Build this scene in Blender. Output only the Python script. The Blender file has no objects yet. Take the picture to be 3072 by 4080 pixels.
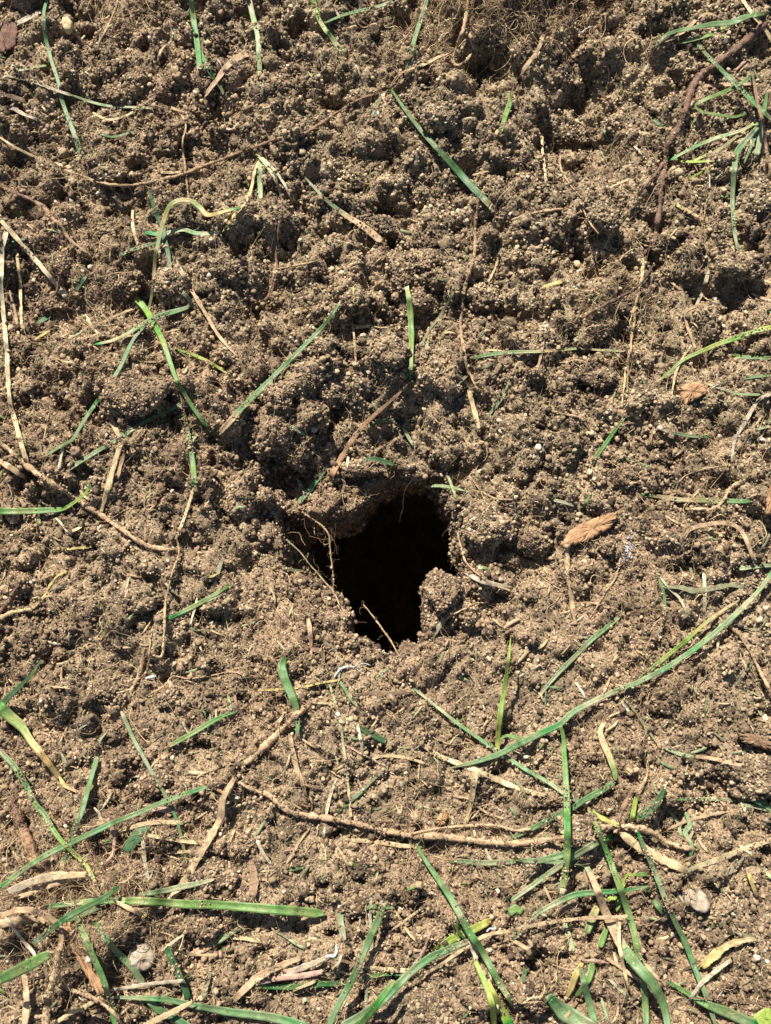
import bpy, math, random
import numpy as np
from mathutils import Vector
R = math.radians
random.seed(7); rng = np.random.default_rng(11)
sc = bpy.context.scene
COL = sc.collection

# ------------------------------------------------------------------ camera, sky, sun, exposure
TILT, DIST, HALF = R(13), 0.335, R(28)
cam_d = bpy.data.cameras.new('camera'); cam = bpy.data.objects.new('camera', cam_d); COL.objects.link(cam)
CAM = np.array([0.0, -DIST*math.sin(TILT), DIST*math.cos(TILT)])
cam.location = CAM; cam.rotation_euler = (TILT, 0, 0)
cam_d.sensor_fit = 'VERTICAL'; cam_d.angle = 2*HALF
cam_d.clip_start = 0.01; cam_d.clip_end = 50
cam_d.dof.use_dof = True; cam_d.dof.focus_distance = 0.333; cam_d.dof.aperture_fstop = 16
sc.camera = cam
SUN_EL, SUN_AZ = R(50), R(-22)                 # azimuth clockwise from +Y
w = bpy.data.worlds.new('World'); sc.world = w; w.use_nodes = True
wn = w.node_tree.nodes; sky = wn.new('ShaderNodeTexSky'); sky.sky_type = 'NISHITA'; sky.sun_disc = False
sky.sun_elevation = SUN_EL; sky.sun_rotation = SUN_AZ
bgn = wn['Background']; bgn.inputs['Strength'].default_value = 0.05
w.node_tree.links.new(sky.outputs[0], bgn.inputs['Color'])
sd = bpy.data.lights.new('sun', 'SUN'); sd.energy = 5.0; sd.angle = R(0.5); sd.color = (1.0, 0.95, 0.87)
so = bpy.data.objects.new('sun', sd); COL.objects.link(so); so.location = (-0.5, 1.5, 2)
tosun = Vector((math.sin(SUN_AZ)*math.cos(SUN_EL), math.cos(SUN_AZ)*math.cos(SUN_EL), math.sin(SUN_EL)))
so.rotation_euler = (-tosun).to_track_quat('-Z', 'Y').to_euler()
sc.view_settings.view_transform = 'Standard'; sc.view_settings.look = 'None'
sc.view_settings.exposure = 1.28; sc.view_settings.gamma = 1

# ------------------------------------------------------------------ photo pixel (3072x4080) -> point at a given height
TH = math.tan(HALF)
PXM = 2*DIST*TH/4080                             # metres per photo pixel at the aim point
def ray(px, py):
    px = np.asarray(px, float); py = np.asarray(py, float)
    x = (px-1536)/2040*TH; y = (2040-py)/2040*TH
    c, s = math.cos(TILT), math.sin(TILT)
    return np.stack([x, y*c + s, y*s - c], -1)
def at(px, py, z=0.0):
    d = ray(px, py); t = (np.asarray(z) - CAM[2])/d[..., 2]
    return CAM + d*t[..., None]
def T(tile, x, y):                               # grid square "cr" and its own units -> photo pixel
    return int(tile[0])*1024 + np.asarray(x, float)*0.61465, int(tile[1])*1020 + np.asarray(y, float)*0.61483

# ------------------------------------------------------------------ noise
def vnoise(X, Y, scale, seed):
    r = np.random.default_rng(seed); a = r.uniform(0, 6.28); c, s = math.cos(a), math.sin(a)
    U = (X*c - Y*s)/scale + 1000.3; V = (X*s + Y*c)/scale + 1000.7
    iu = np.floor(U).astype(int); iv = np.floor(V).astype(int); fu = U-iu; fv = V-iv
    n = 257; L = r.uniform(-1, 1, (n, n))
    fu = fu*fu*fu*(fu*(fu*6-15)+10); fv = fv*fv*fv*(fv*(fv*6-15)+10)
    g = lambda i, j: L[i % n, j % n]
    return (g(iu, iv)*(1-fu)+g(iu+1, iv)*fu)*(1-fv) + (g(iu, iv+1)*(1-fu)+g(iu+1, iv+1)*fu)*fv
def sstep(a, b, x):
    t = np.clip((x-a)/(b-a), 0, 1); return t*t*(3-2*t)

# ------------------------------------------------------------------ soil height field
STEP = 0.0006
X0, X1, Y0, Y1 = -0.186, 0.186, -0.195, 0.243
gx = np.arange(X0, X1, STEP); gy = np.arange(Y0, Y1, STEP)
NX, NY = len(gx), len(gy)
GX, GY = np.meshgrid(gx, gy)                     # [iy, ix]
MM = 0.001
def gauss(px, py, r_px, amp_mm, sy=1.0):
    p = at(px, py); r = r_px*PXM
    return amp_mm*MM*np.exp(-(((GX-p[0])/r)**2 + ((GY-p[1])/(r*sy))**2))
up = sstep(-0.06, 0.06, GY)                      # rougher, looser soil beyond the hole
H = np.zeros_like(GX)
H += vnoise(GX, GY, 0.060, 1)*(2.0+2.5*up)*MM + vnoise(GX, GY, 0.028, 2)*(1.6+1.8*up)*MM
rough = 0.85 + 0.30*up + 0.35*vnoise(GX, GY, 0.05, 3)
H += vnoise(GX, GY, 0.013, 4)*2.0*MM*rough + vnoise(GX, GY, 0.007, 5)*1.4*MM*rough
# dips and mounds the photo shows (photo px, px, radius px, mm)
for q in ((560,1200,110,-12),(330,1500,90,-7),(1250,1590,100,-14),(1160,1870,110,-12),(1640,1310,130,-11),(1560,1760,230,-11),(1420,1330,70,-7),(1010,1230,60,-6),(980,860,60,-6),(1560,620,70,-7),
          (1830,1830,160,-6),(2290,520,170,-19),(2330,330,110,-10),(2420,640,80,-7),(1300,390,110,-10),(1890,280,170,-15),(1620,120,120,-8),(980,2250,60,-4),
          (2130,2250,130,-8),(2330,1100,60,-3),(1060,1870,70,-5),(860,600,120,-4),(420,800,90,-4),(1380,860,90,-6),(1640,860,90,-5),
          (520,3160,70,-7),(730,3560,90,-3),(2620,2880,70,-4),(1540,3430,60,-5),(2700,3260,80,-4),(2850,3150,80,-4),(1560,3760,70,-3),(2960,1440,100,-4),
          (2000,40,300,14),(1500,80,260,4),(2280,860,110,5),(1990,2080,160,6),(1760,2420,110,5),(900,1580,170,4),(560,1010,140,4),(1560,1440,150,6),
          (2750,780,130,3),(2500,1050,180,3),(1560,2800,260,1.5),(900,3280,200,2),(2870,1040,150,4),(500,2500,200,3),(2900,2950,200,3),(430,3600,260,4),(120,3700,260,5)):
    H += gauss(*q)
hc = at(1560, 2250)
rr = np.hypot((GX-hc[0])/1.0, GY-hc[1])
H -= 0.015*np.exp(-(rr/0.046)**2)*(0.7+0.9*sstep(-0.02, 0.04, GY-hc[1]))      # funnel round the hole
# lumps: overlapping rounded crumbs of many sizes leave dark gaps between them
def lumps(n, rmin, rmax, kz, fmap, seed, sink=0.35):
    r_ = np.random.default_rng(seed); out = H.copy()
    cx = r_.uniform(X0, X1, n); cy = r_.uniform(Y0, Y1, n)
    rad = rmin*(rmax/rmin)**(r_.random(n)**1.6)
    keep = r_.random(n)
    for x, y, a, k in zip(cx, cy, rad, keep):
        ix = int((x-X0)/STEP); iy = int((y-Y0)/STEP)
        if not (0 <= ix < NX and 0 <= iy < NY) or k > fmap[iy, ix]: continue
        m = int(a*1.35/STEP)+2
        s = np.s_[max(iy-m,0):iy+m+1, max(ix-m,0):ix+m+1]
        dx = GX[s]-x; dy = GY[s]-y
        th = np.arctan2(dy, dx); ph = k*60
        aa = a*(1+0.16*np.sin(2*th+ph)+0.10*np.sin(3*th+ph*1.7)+0.07*np.sin(5*th+ph*2.3))
        d2 = (dx*dx+dy*dy)/(aa*aa)
        h = H[iy, ix] - a*sink + a*kz*np.sqrt(np.clip(1-d2, 0, 1))
        out[s] = np.where(d2 < 1, np.maximum(out[s], h), out[s])
    return out
f_lump = np.clip(0.60 + 0.40*up + 0.35*vnoise(GX, GY, 0.03, 21), 0.05, 1)
H = lumps(220, 0.0065, 0.0130, 0.90, f_lump*up*1.1, 30, 0.36)
H = lumps(1000, 0.0032, 0.0085, 1.05, f_lump*0.8, 31, 0.36)
H += vnoise(GX, GY, 0.0045, 6)*0.9*MM*rough
H = lumps(7500, 0.0012, 0.0042, 1.15, f_lump, 32, 0.28)
H += vnoise(GX, GY, 0.0024, 7)*0.55*MM*rough + vnoise(GX, GY, 0.0013, 8)*0.30*MM
H0 = H.copy()
# pores: small deep gaps between the crumbs
def pores(n, rmin, rmax, dep, seed):
    r_ = np.random.default_rng(seed)
    D = np.zeros_like(H)
    for x, y, a_, k, th in zip(r_.uniform(X0, X1, n), r_.uniform(Y0, Y1, n), rmin*(rmax/rmin)**(r_.random(n)**1.5), r_.random(n), r_.uniform(0, 3.14, n)):
        ix = int((x-X0)/STEP); iy = int((y-Y0)/STEP); m = int(a_*1.7/STEP)+2
        s = np.s_[max(iy-m,0):iy+m+1, max(ix-m,0):ix+m+1]
        dx = GX[s]-x; dy = GY[s]-y; u_ = (dx*math.cos(th)+dy*math.sin(th))/1.5; v_ = (dy*math.cos(th)-dx*math.sin(th))
        q = np.hypot(u_, v_)/a_
        D[s] = np.maximum(D[s], a_*dep*(.6+.8*k)*(1-sstep(.45, 1, q)))
    return D
calm = 1-.75*(gauss(1600, 2790, 430, 1000, .35)+gauss(2350, 2750, 300, 800, .6)+gauss(600, 2850, 300, 600, .5)).clip(0, 1)
den_p = 0.80*calm+.35*vnoise(GX, GY, .02, 64)
H -= pores(5600, .0007, .0021, 2.2, 65)*den_p
H -= pores(420, .0020, .0044, 1.7, 66)*np.clip(up*1.3-.15+.7*vnoise(GX, GY, .045, 67), 0, 1)*calm
H0 = H.copy()
# the hole: two outlines, a shelf and a shaft
def seg_dist(P, X, Y):
    d = np.full(X.shape, 9.9); ins = np.zeros(X.shape, bool); n = len(P)
    for i in range(n):
        ax, ay = P[i]; bx, by = P[(i+1) % n]
        ex, ey = bx-ax, by-ay
        t = np.clip(((X-ax)*ex+(Y-ay)*ey)/(ex*ex+ey*ey+1e-12), 0, 1)
        d = np.minimum(d, np.hypot(X-ax-t*ex, Y-ay-t*ey))
        c = ((ay > Y) != (by > Y)) & (X < (bx-ax)*(Y-ay)/(by-ay+1e-12)+ax); ins ^= c
    return np.where(ins, d, -d)
HZ = lambda L: [tuple(at(1000+x*0.6002, 1700+y*0.6002, -0.008)[:2]) for x, y in L]
def blur0(A, k):
    for ax in (0, 1):
        c = np.cumsum(np.pad(A, [(k+1, k) if a == ax else (0, 0) for a in (0, 1)], 'edge'), ax)
        n = A.shape[ax]; A = (np.take(c, range(2*k+1, n+2*k+1), ax)-np.take(c, range(0, n), ax))/(2*k+1)
    return A
RIM = HZ([(205,510),(300,540),(420,575),(560,570),(690,505),(760,440),(790,370),(880,310),(960,280),(1080,290),(1200,290),(1270,340),(1290,390),(1330,480),(1375,560),(1340,660),(1370,760),(1400,900),(1410,1000),(1380,1060),(1300,1010),(1220,1020),(1150,1050),(1145,1150),(1150,1300),(1150,1430),(1090,1470),(1000,1520),(900,1520),(870,1480),(810,1440),(700,1400),(640,1365),(650,1220),(590,1180),(530,1060),(420,1030),(300,1000),(210,880),(190,700),(200,600)])
SHAFT = HZ([(380,640),(560,605),(700,545),(785,435),(815,375),(885,340),(990,303),(1195,312),(1262,366),(1285,410),(1325,490),(1355,570),(1340,660),(1362,760),(1398,900),(1402,1000),(1375,1035),(1290,990),(1210,1000),(1135,1040),(1132,1180),(1135,1430),(1000,1508),(900,1508),(820,1428),(660,1370),(660,1210),(600,1150),(530,1035),(430,985),(360,900),(350,780)])
wob = vnoise(GX, GY, 0.006, 41)*0.0012 + vnoise(GX, GY, 0.0025, 42)*0.0009
d1 = seg_dist(RIM, GX, GY) + wob + 0.0010
d2 = seg_dist(SHAFT, GX, GY) + wob
drop = 0.022*sstep(0, 0.0030, d1) + 0.014*sstep(0.003, 0.014, d1)
drop = drop + 0.024*sstep(-0.0010, 0.0036, d2)
H = H0*(1-sstep(0.02, 0.08, drop)) - drop
WX = GX + vnoise(GX, GY, 0.012, 43)*0.006*sstep(0.01, 0.06, drop)
WY = GY.copy()
b2 = blur0(d2, 3); gy2, gx2 = np.gradient(b2, STEP); gl = np.hypot(gx2, gy2)+1e-6
ov = 0.011*sstep(-0.0004, 0.0034, d2)                                  # the shaft undercuts its rim all round
WX = WX - gx2/gl*ov; WY = WY - gy2/gl*ov
def samp(A, x, y):
    fx = np.clip((np.asarray(x)-X0)/STEP, 0, NX-1.001); fy = np.clip((np.asarray(y)-Y0)/STEP, 0, NY-1.001)
    ix = fx.astype(int); iy = fy.astype(int); u = fx-ix; v = fy-iy
    return (A[iy,ix]*(1-u)+A[iy,ix+1]*u)*(1-v)+(A[iy+1,ix]*(1-u)+A[iy+1,ix+1]*u)*v
def maxf(A, k):
    B = A.copy()
    for _ in range(k):
        C = B.copy()
        C[1:] = np.maximum(C[1:], B[:-1]); C[:-1] = np.maximum(C[:-1], B[1:])
        D = C.copy()
        D[:,1:] = np.maximum(D[:,1:], C[:,:-1]); D[:,:-1] = np.maximum(D[:,:-1], C[:,1:]); B = D
    return B
TOP = np.maximum(H, -0.020) + 0.0006                                  # what a thing laid down rests on; grows as things are laid

# ------------------------------------------------------------------ materials
def mat(name):
    m = bpy.data.materials.new(name); m.use_nodes = True; nt = m.node_tree
    return m, nt, nt.nodes['Principled BSDF'], (lambda t, **k: _node(nt, t, k))
def _node(nt, t, k):
    n = nt.nodes.new(t)
    for a, b in k.items():
        if a in n.inputs.keys() if hasattr(n.inputs, 'keys') else False: n.inputs[a].default_value = b
        else: setattr(n, a, b)
    return n
def ramp(nt, stops):
    n = nt.nodes.new('ShaderNodeValToRGB'); e = n.color_ramp.elements
    while len(e) < len(stops): e.new(0.5)
    for i, (p, c) in enumerate(stops): e[i].position = p; e[i].color = (*c, 1)
    return n
def soil_material(name, use_tint):
    m, nt, b, N = mat(name); L = nt.links.new
    geo = N('ShaderNodeNewGeometry')
    if use_tint:
        src = N('ShaderNodeAttribute', attribute_name='tint').outputs['Fac']
    else:
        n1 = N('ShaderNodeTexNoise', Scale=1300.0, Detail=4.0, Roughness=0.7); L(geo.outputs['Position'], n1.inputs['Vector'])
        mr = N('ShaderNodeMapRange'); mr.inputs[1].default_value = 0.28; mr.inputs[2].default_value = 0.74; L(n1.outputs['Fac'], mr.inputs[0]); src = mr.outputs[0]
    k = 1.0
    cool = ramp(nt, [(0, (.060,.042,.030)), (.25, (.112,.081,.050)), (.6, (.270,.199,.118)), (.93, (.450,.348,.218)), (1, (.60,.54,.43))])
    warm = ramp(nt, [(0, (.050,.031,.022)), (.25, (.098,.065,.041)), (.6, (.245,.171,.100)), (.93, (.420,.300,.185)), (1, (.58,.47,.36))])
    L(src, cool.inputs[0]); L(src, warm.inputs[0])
    nz = N('ShaderNodeTexNoise', Scale=16.0, Detail=3.0); L(geo.outputs['Position'], nz.inputs['Vector'])
    zr = N('ShaderNodeMapRange'); zr.inputs[1].default_value = 0.40; zr.inputs[2].default_value = 0.62; L(nz.outputs['Fac'], zr.inputs[0])
    # the soil is greyer and drier beyond the hole and on one side, browner with humus towards the turf
    sp = N('ShaderNodeSeparateXYZ'); L(geo.outputs['Position'], sp.inputs[0])
    zx = N('ShaderNodeMath', operation='MULTIPLY_ADD'); zx.inputs[1].default_value = -2.6; zx.inputs[2].default_value = 0.12; L(sp.outputs[0], zx.inputs[0])
    zy = N('ShaderNodeMath', operation='MULTIPLY_ADD'); zy.inputs[1].default_value = -2.2; L(sp.outputs[1], zy.inputs[0]); L(zx.outputs[0], zy.inputs[2])
    zz = N('ShaderNodeMath', operation='ADD', use_clamp=True); L(zy.outputs[0], zz.inputs[0]); L(zr.outputs[0], zz.inputs[1]); zr = zz
    mx = N('ShaderNodeMix', data_type='RGBA'); L(zr.outputs[0], mx.inputs[0]); L(cool.outputs[0], mx.inputs[6]); L(warm.outputs[0], mx.inputs[7])
    # damp, humus-dark patches against dry ones
    n2 = N('ShaderNodeTexNoise', Scale=75.0, Detail=4.0); L(geo.outputs['Position'], n2.inputs['Vector'])
    dr = N('ShaderNodeMapRange'); dr.inputs[1].default_value = 0.35; dr.inputs[2].default_value = 0.62; dr.inputs[3].default_value = 0.62; dr.inputs[4].default_value = 1.08; L(n2.outputs['Fac'], dr.inputs[0])
    mm = N('ShaderNodeMix', data_type='RGBA', blend_type='MULTIPLY'); mm.inputs[0].default_value = 1; L(mx.outputs[2], mm.inputs[6]); L(dr.outputs[0], mm.inputs[7])
    L(mm.outputs[2], b.inputs['Base Color'])
    b.inputs['Roughness'].default_value = 0.92; b.inputs['Specular IOR Level'].default_value = 0.22
    nb = N('ShaderNodeTexNoise', Scale=3200.0, Detail=3.0, Roughness=0.65); L(geo.outputs['Position'], nb.inputs['Vector'])
    bp = N('ShaderNodeBump', Strength=0.55, Distance=0.00025); L(nb.outputs['Fac'], bp.inputs['Height']); L(bp.outputs[0], b.inputs['Normal'])
    return m
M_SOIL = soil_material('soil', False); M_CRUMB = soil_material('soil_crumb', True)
def plant_material(name, rough, spec, vein, mott, trans=0.0, bump=0.5, fibre=(1.0, 0.04)):
    m, nt, b, N = mat(name); L = nt.links.new
    at_ = N('ShaderNodeAttribute', attribute_name='Col'); uv = N('ShaderNodeAttribute', attribute_name='uvw')
    sep = N('ShaderNodeSeparateXYZ'); L(uv.outputs['Vector'], sep.inputs[0])
    # lengthwise fibres: noise stretched along the length
    cm = N('ShaderNodeCombineXYZ')
    a = N('ShaderNodeMath', operation='MULTIPLY'); a.inputs[1].default_value = vein; L(sep.outputs[0], a.inputs[0])
    c = N('ShaderNodeMath', operation='MULTIPLY'); c.inputs[1].default_value = 60.0; L(sep.outputs[1], c.inputs[0])
    L(a.outputs[0], cm.inputs[0]); L(c.outputs[0], cm.inputs[1]); L(sep.outputs[2], cm.inputs[2])
    nf = N('ShaderNodeTexNoise', Scale=1.0, Detail=3.0, Roughness=0.7); L(cm.outputs[0], nf.inputs['Vector'])
    geo = N('ShaderNodeNewGeometry'); nm = N('ShaderNodeTexNoise', Scale=420.0, Detail=4.0); L(geo.outputs['Position'], nm.inputs['Vector'])
    r1 = N('ShaderNodeMapRange'); r1.inputs[1].default_value = .3; r1.inputs[2].default_value = .7; r1.inputs[3].default_value = 1-mott; r1.inputs[4].default_value = 1+mott; L(nf.outputs['Fac'], r1.inputs[0])
    r2 = N('ShaderNodeMapRange'); r2.inputs[1].default_value = .3; r2.inputs[2].default_value = .7; r2.inputs[3].default_value = 1-mott*.7; r2.inputs[4].default_value = 1+mott*.7; L(nm.outputs['Fac'], r2.inputs[0])
    x = N('ShaderNodeMath', operation='MULTIPLY'); L(r1.outputs[0], x.inputs[0]); L(r2.outputs[0], x.inputs[1])
    mm = N('ShaderNodeMix', data_type='RGBA', blend_type='MULTIPLY'); mm.inputs[0].default_value = 1; L(at_.outputs['Color'], mm.inputs[6]); L(x.outputs[0], mm.inputs[7])
    # a little soil dust stuck on
    nd = N('ShaderNodeTexNoise', Scale=900.0, Detail=2.0); L(geo.outputs['Position'], nd.inputs['Vector'])
    rd = N('ShaderNodeMapRange'); rd.inputs[1].default_value = .66; rd.inputs[2].default_value = .72; rd.inputs[4].default_value = .7; L(nd.outputs['Fac'], rd.inputs[0])
    md = N('ShaderNodeMix', data_type='RGBA'); L(rd.outputs[0], md.inputs[0]); L(mm.outputs[2], md.inputs[6]); md.inputs[7].default_value = (.20,.135,.08,1)
    L(md.outputs[2], b.inputs['Base Color'])
    b.inputs['Roughness'].default_value = rough; b.inputs['Specular IOR Level'].default_value = spec
    bp = N('ShaderNodeBump', Strength=bump, Distance=0.0002); L(nf.outputs['Fac'], bp.inputs['Height']); L(bp.outputs[0], b.inputs['Normal'])
    if trans:
        tr = N('ShaderNodeBsdfTranslucent'); L(md.outputs[2], tr.inputs['Color'])
        ms = N('ShaderNodeMixShader'); ms.inputs[0].default_value = trans
        out = nt.nodes['Material Output']; L(b.outputs[0], ms.inputs[1]); L(tr.outputs[0], ms.inputs[2]); L(ms.outputs[0], out.inputs['Surface'])
    return m
M_LEAF = plant_material('grass_leaf', 0.48, 0.38, 5.0, 0.30, 0.20)
M_STRAW = plant_material('dry_straw', 0.65, 0.3, 6.0, 0.50, 0.05, 0.9)
M_ROOT = plant_material('root_bark', 0.85, 0.2, 2.2, 0.42, 0, 1.0)
M_BARK = plant_material('bark', 0.9, 0.2, 6.0, 0.45, 0, 1.0)

def stone_material():
    m, nt, b, N = mat('stone'); L = nt.links.new
    at_ = N('ShaderNodeAttribute', attribute_name='Col'); geo = N('ShaderNodeNewGeometry')
    n1 = N('ShaderNodeTexNoise', Scale=700.0, Detail=6.0, Roughness=0.7); L(geo.outputs['Position'], n1.inputs['Vector'])
    r1 = N('ShaderNodeMapRange'); r1.inputs[1].default_value = .3; r1.inputs[2].default_value = .7; r1.inputs[3].default_value = .62; r1.inputs[4].default_value = 1.3; L(n1.outputs['Fac'], r1.inputs[0])
    mm = N('ShaderNodeMix', data_type='RGBA', blend_type='MULTIPLY'); mm.inputs[0].default_value = 1; L(at_.outputs['Color'], mm.inputs[6]); L(r1.outputs[0], mm.inputs[7])
    n2 = N('ShaderNodeTexNoise', Scale=330.0, Detail=4.0); L(geo.outputs['Position'], n2.inputs['Vector'])
    r2 = N('ShaderNodeMapRange'); r2.inputs[1].default_value = .52; r2.inputs[2].default_value = .62; r2.inputs[4].default_value = .75; L(n2.outputs['Fac'], r2.inputs[0])
    md = N('ShaderNodeMix', data_type='RGBA'); L(r2.outputs[0], md.inputs[0]); L(mm.outputs[2], md.inputs[6]); md.inputs[7].default_value = (.22,.155,.095,1); L(md.outputs[2], b.inputs['Base Color'])
    b.inputs['Roughness'].default_value = .85; bp = N('ShaderNodeBump', Strength=.8, Distance=.0004); L(n1.outputs['Fac'], bp.inputs['Height']); L(bp.outputs[0], b.inputs['Normal'])
    return m
M_STONE = stone_material()

# ------------------------------------------------------------------ object helpers
def mesh_obj(name, V, F, m, parent=None, loc=None, col=None, uvw=None, smooth=True, tint=None):
    V = np.asarray(V, np.float32)
    if loc is None: loc = np.zeros(3)
    me = bpy.data.meshes.new(name)
    F = np.asarray(F, np.int32) if not isinstance(F, list) else F
    if isinstance(F, list):
        me.from_pydata((V-loc).tolist(), [], F)
    else:
        n, k = F.shape
        me.vertices.add(len(V)); me.vertices.foreach_set('co', (V-loc).astype(np.float32).ravel())
        me.loops.add(n*k); me.loops.foreach_set('vertex_index', F.ravel())
        me.polygons.add(n); me.polygons.foreach_set('loop_start', np.arange(0, n*k, k, dtype=np.int32))
        me.update(calc_edges=True)
    if smooth: me.polygons.foreach_set('use_smooth', np.ones(len(me.polygons), bool))
    if col is not None:
        a = me.attributes.new('Col', 'FLOAT_COLOR', 'POINT'); a.data.foreach_set('color', np.c_[np.asarray(col, np.float32), np.ones(len(V), np.float32)].astype(np.float32).ravel())
    if uvw is not None:
        a = me.attributes.new('uvw', 'FLOAT_VECTOR', 'POINT'); a.data.foreach_set('vector', np.asarray(uvw, np.float32).ravel())
    if tint is not None:
        a = me.attributes.new('tint', 'FLOAT', 'POINT'); a.data.foreach_set('value', np.asarray(tint, np.float32))
    me.materials.append(m)
    o = bpy.data.objects.new(name, me); COL.objects.link(o)
    o.location = loc
    if parent is not None:
        o.parent = parent; o.location = np.asarray(loc) - np.asarray(WORLD[parent.name])
    WORLD[o.name] = np.asarray(loc, float)
    return o
WORLD = {}
def empty(name, loc):
    o = bpy.data.objects.new(name, None); COL.objects.link(o); o.location = loc; o.empty_display_size = 0.003
    WORLD[o.name] = np.asarray(loc, float); return o
def tag(o, label, cat, group=None):
    o['label'] = label; o['category'] = cat
    if group: o['group'] = group

# ------------------------------------------------------------------ the ground sheet
def out_lines(a, b, n): return a*np.geomspace(1, b/a, n+1)[1:]
ex = np.r_[-out_lines(-X0, 4.0, 14)[::-1], gx, out_lines(gx[-1], 4.0, 14)]
ey = np.r_[-out_lines(-Y0, 4.0, 14)[::-1], gy, out_lines(gy[-1], 4.0, 14)]
EX, EY = np.meshgrid(ex, ey); EZ = (vnoise(EX, EY, 0.15, 91)*4 - 3)*MM
EX[14:14+NY, 14:14+NX] = WX; EY[14:14+NY, 14:14+NX] = WY; EZ[14:14+NY, 14:14+NX] = H
ny, nx = EX.shape
idx = np.arange(ny*nx).reshape(ny, nx)
F = np.stack([idx[:-1,:-1], idx[:-1,1:], idx[1:,1:], idx[1:,:-1]], -1).reshape(-1, 4)
# below the crust the shaft opens into a wider chamber that runs on under the near lip
d2e = np.full(EX.shape, -1.0); d2e[14:14+NY, 14:14+NX] = d2
F = F[d2e.ravel()[F].min(1) < 0.0034]
ch = hc + np.array([0.004, -0.034, 0]); na, nb = 150, 110
AA, BB = np.meshgrid(np.linspace(0, 2*np.pi, na, endpoint=False), np.linspace(0.02, np.pi-0.02, nb))
cvx = np.cos(AA)*np.sin(BB); cvy = np.sin(AA)*np.sin(BB); cvz = np.cos(BB)
bul = 1+.05*np.sin(5*AA+3*BB)+.04*np.sin(9*BB-4*AA)+.03*np.sin(17*AA)*np.sin(15*BB)
low = BB > np.pi/2; rad_ = np.where(low, np.sin(BB), 1.0)
CX, CY = ch[0]+.062*np.cos(AA)*rad_*bul, ch[1]+.088*np.sin(AA)*rad_*bul
CZ = np.where(low, -.150+.122*cvz*bul, -.150+.116*(1-BB/(np.pi/2)))
i_ = np.arange(na*nb).reshape(nb, na); j_ = np.roll(i_, -1, 1)
FC = np.stack([i_[:-1], i_[1:], j_[1:], j_[:-1]], -1).reshape(-1, 4)
VS = np.r_[np.stack([EX, EY, EZ], -1).reshape(-1, 3), np.stack([CX, CY, CZ], -1).reshape(-1, 3)]
F = np.r_[F, FC+EX.size]
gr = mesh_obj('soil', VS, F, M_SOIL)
gr['kind'] = 'structure'
# ------------------------------------------------------------------ crumbs that cover the soil (uncountable)
def ico(sub):
    t = (1+5**.5)/2
    v = [(-1,t,0),(1,t,0),(-1,-t,0),(1,-t,0),(0,-1,t),(0,1,t),(0,-1,-t),(0,1,-t),(t,0,-1),(t,0,1),(-t,0,-1),(-t,0,1)]
    f = [(0,11,5),(0,5,1),(0,1,7),(0,7,10),(0,10,11),(1,5,9),(5,11,4),(11,10,2),(10,7,6),(7,1,8),(3,9,4),(3,4,2),(3,2,6),(3,6,8),(3,8,9),(4,9,5),(2,4,11),(6,2,10),(8,6,7),(9,8,1)]
    v = [np.array(p)/np.linalg.norm(p) for p in v]
    for _ in range(sub):
        c = {}; nf = []
        def mid(a, b):
            k = (min(a,b), max(a,b))
            if k not in c:
                p = v[a]+v[b]; v.append(p/np.linalg.norm(p)); c[k] = len(v)-1
            return c[k]
        for a, b, d in f:
            e, g, h = mid(a,b), mid(b,d), mid(d,a); nf += [(a,e,h),(b,g,e),(d,h,g),(e,g,h)]
        f = nf
    return np.array(v), np.array(f, np.int32)
ICO0, ICO1, ICO3 = ico(0), ico(1), ico(3)
def rand_rot(n, r_):
    q = r_.normal(size=(n, 4)); q /= np.linalg.norm(q, axis=1)[:, None]; a, b, c, d = q.T
    return np.stack([np.stack([1-2*(c*c+d*d), 2*(b*c-a*d), 2*(b*d+a*c)], -1), np.stack([2*(b*c+a*d), 1-2*(b*b+d*d), 2*(c*d-a*b)], -1), np.stack([2*(b*d-a*c), 2*(c*d+a*b), 1-2*(b*b+c*c)], -1)], 1)
def crumb_arrays(P, rad, base, r_, jit=0.22):
    bv, bf = base; n = len(P); k = len(bv)
    s = 1 + r_.uniform(-.28, .28, (n, 1, 3))
    V = bv[None]*s*(1+r_.uniform(-jit, jit, (n, k, 1)))
    V = np.einsum('nij,nkj->nki', rand_rot(n, r_), V)*rad[:, None, None] + P[:, None, :]
    F = bf[None] + (np.arange(n)*k)[:, None, None]
    return V.reshape(-1, 3), F.reshape(-1, 3).astype(np.int32)
def grain_radius(n, r_):
    return np.clip(0.00028*np.exp(r_.normal(0, 0.46, n)), 0.00012, 0.00100)
def tints(n, r_):
    t = np.clip(r_.beta(1.2, 1.35, n), 0, 0.96)
    t[r_.random(n) < 0.004] = 1.0
    return t
# sample the warped sheet by area, only where it can be seen
S3 = np.stack([WX, WY, H], -1)
e1 = S3[:-1, 1:]-S3[:-1, :-1]; e2 = S3[1:, :-1]-S3[:-1, :-1]
nrm = np.cross(e1, e2); area = np.linalg.norm(nrm, axis=-1); nrm = nrm/area[..., None]
C = S3[:-1, :-1]
rel = C-CAM; c_, s_ = math.cos(TILT), math.sin(TILT)
zc = -(rel[..., 1]*-s_ + rel[..., 2]*c_)
depth = rel[..., 1]*s_ - rel[..., 2]*c_
vx = rel[..., 0]/depth/TH; vy = (rel[..., 1]*c_+rel[..., 2]*s_)/depth/TH
vis = (np.abs(vx) < 0.80) & (np.abs(vy) < 1.05) & (H[:-1, :-1] > -0.07)
wgt = np.where(vis & (d2[:-1, :-1] < 0.0030), np.minimum(area, STEP*STEP*9), 0).ravel(); wgt /= wgt.sum()
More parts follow.
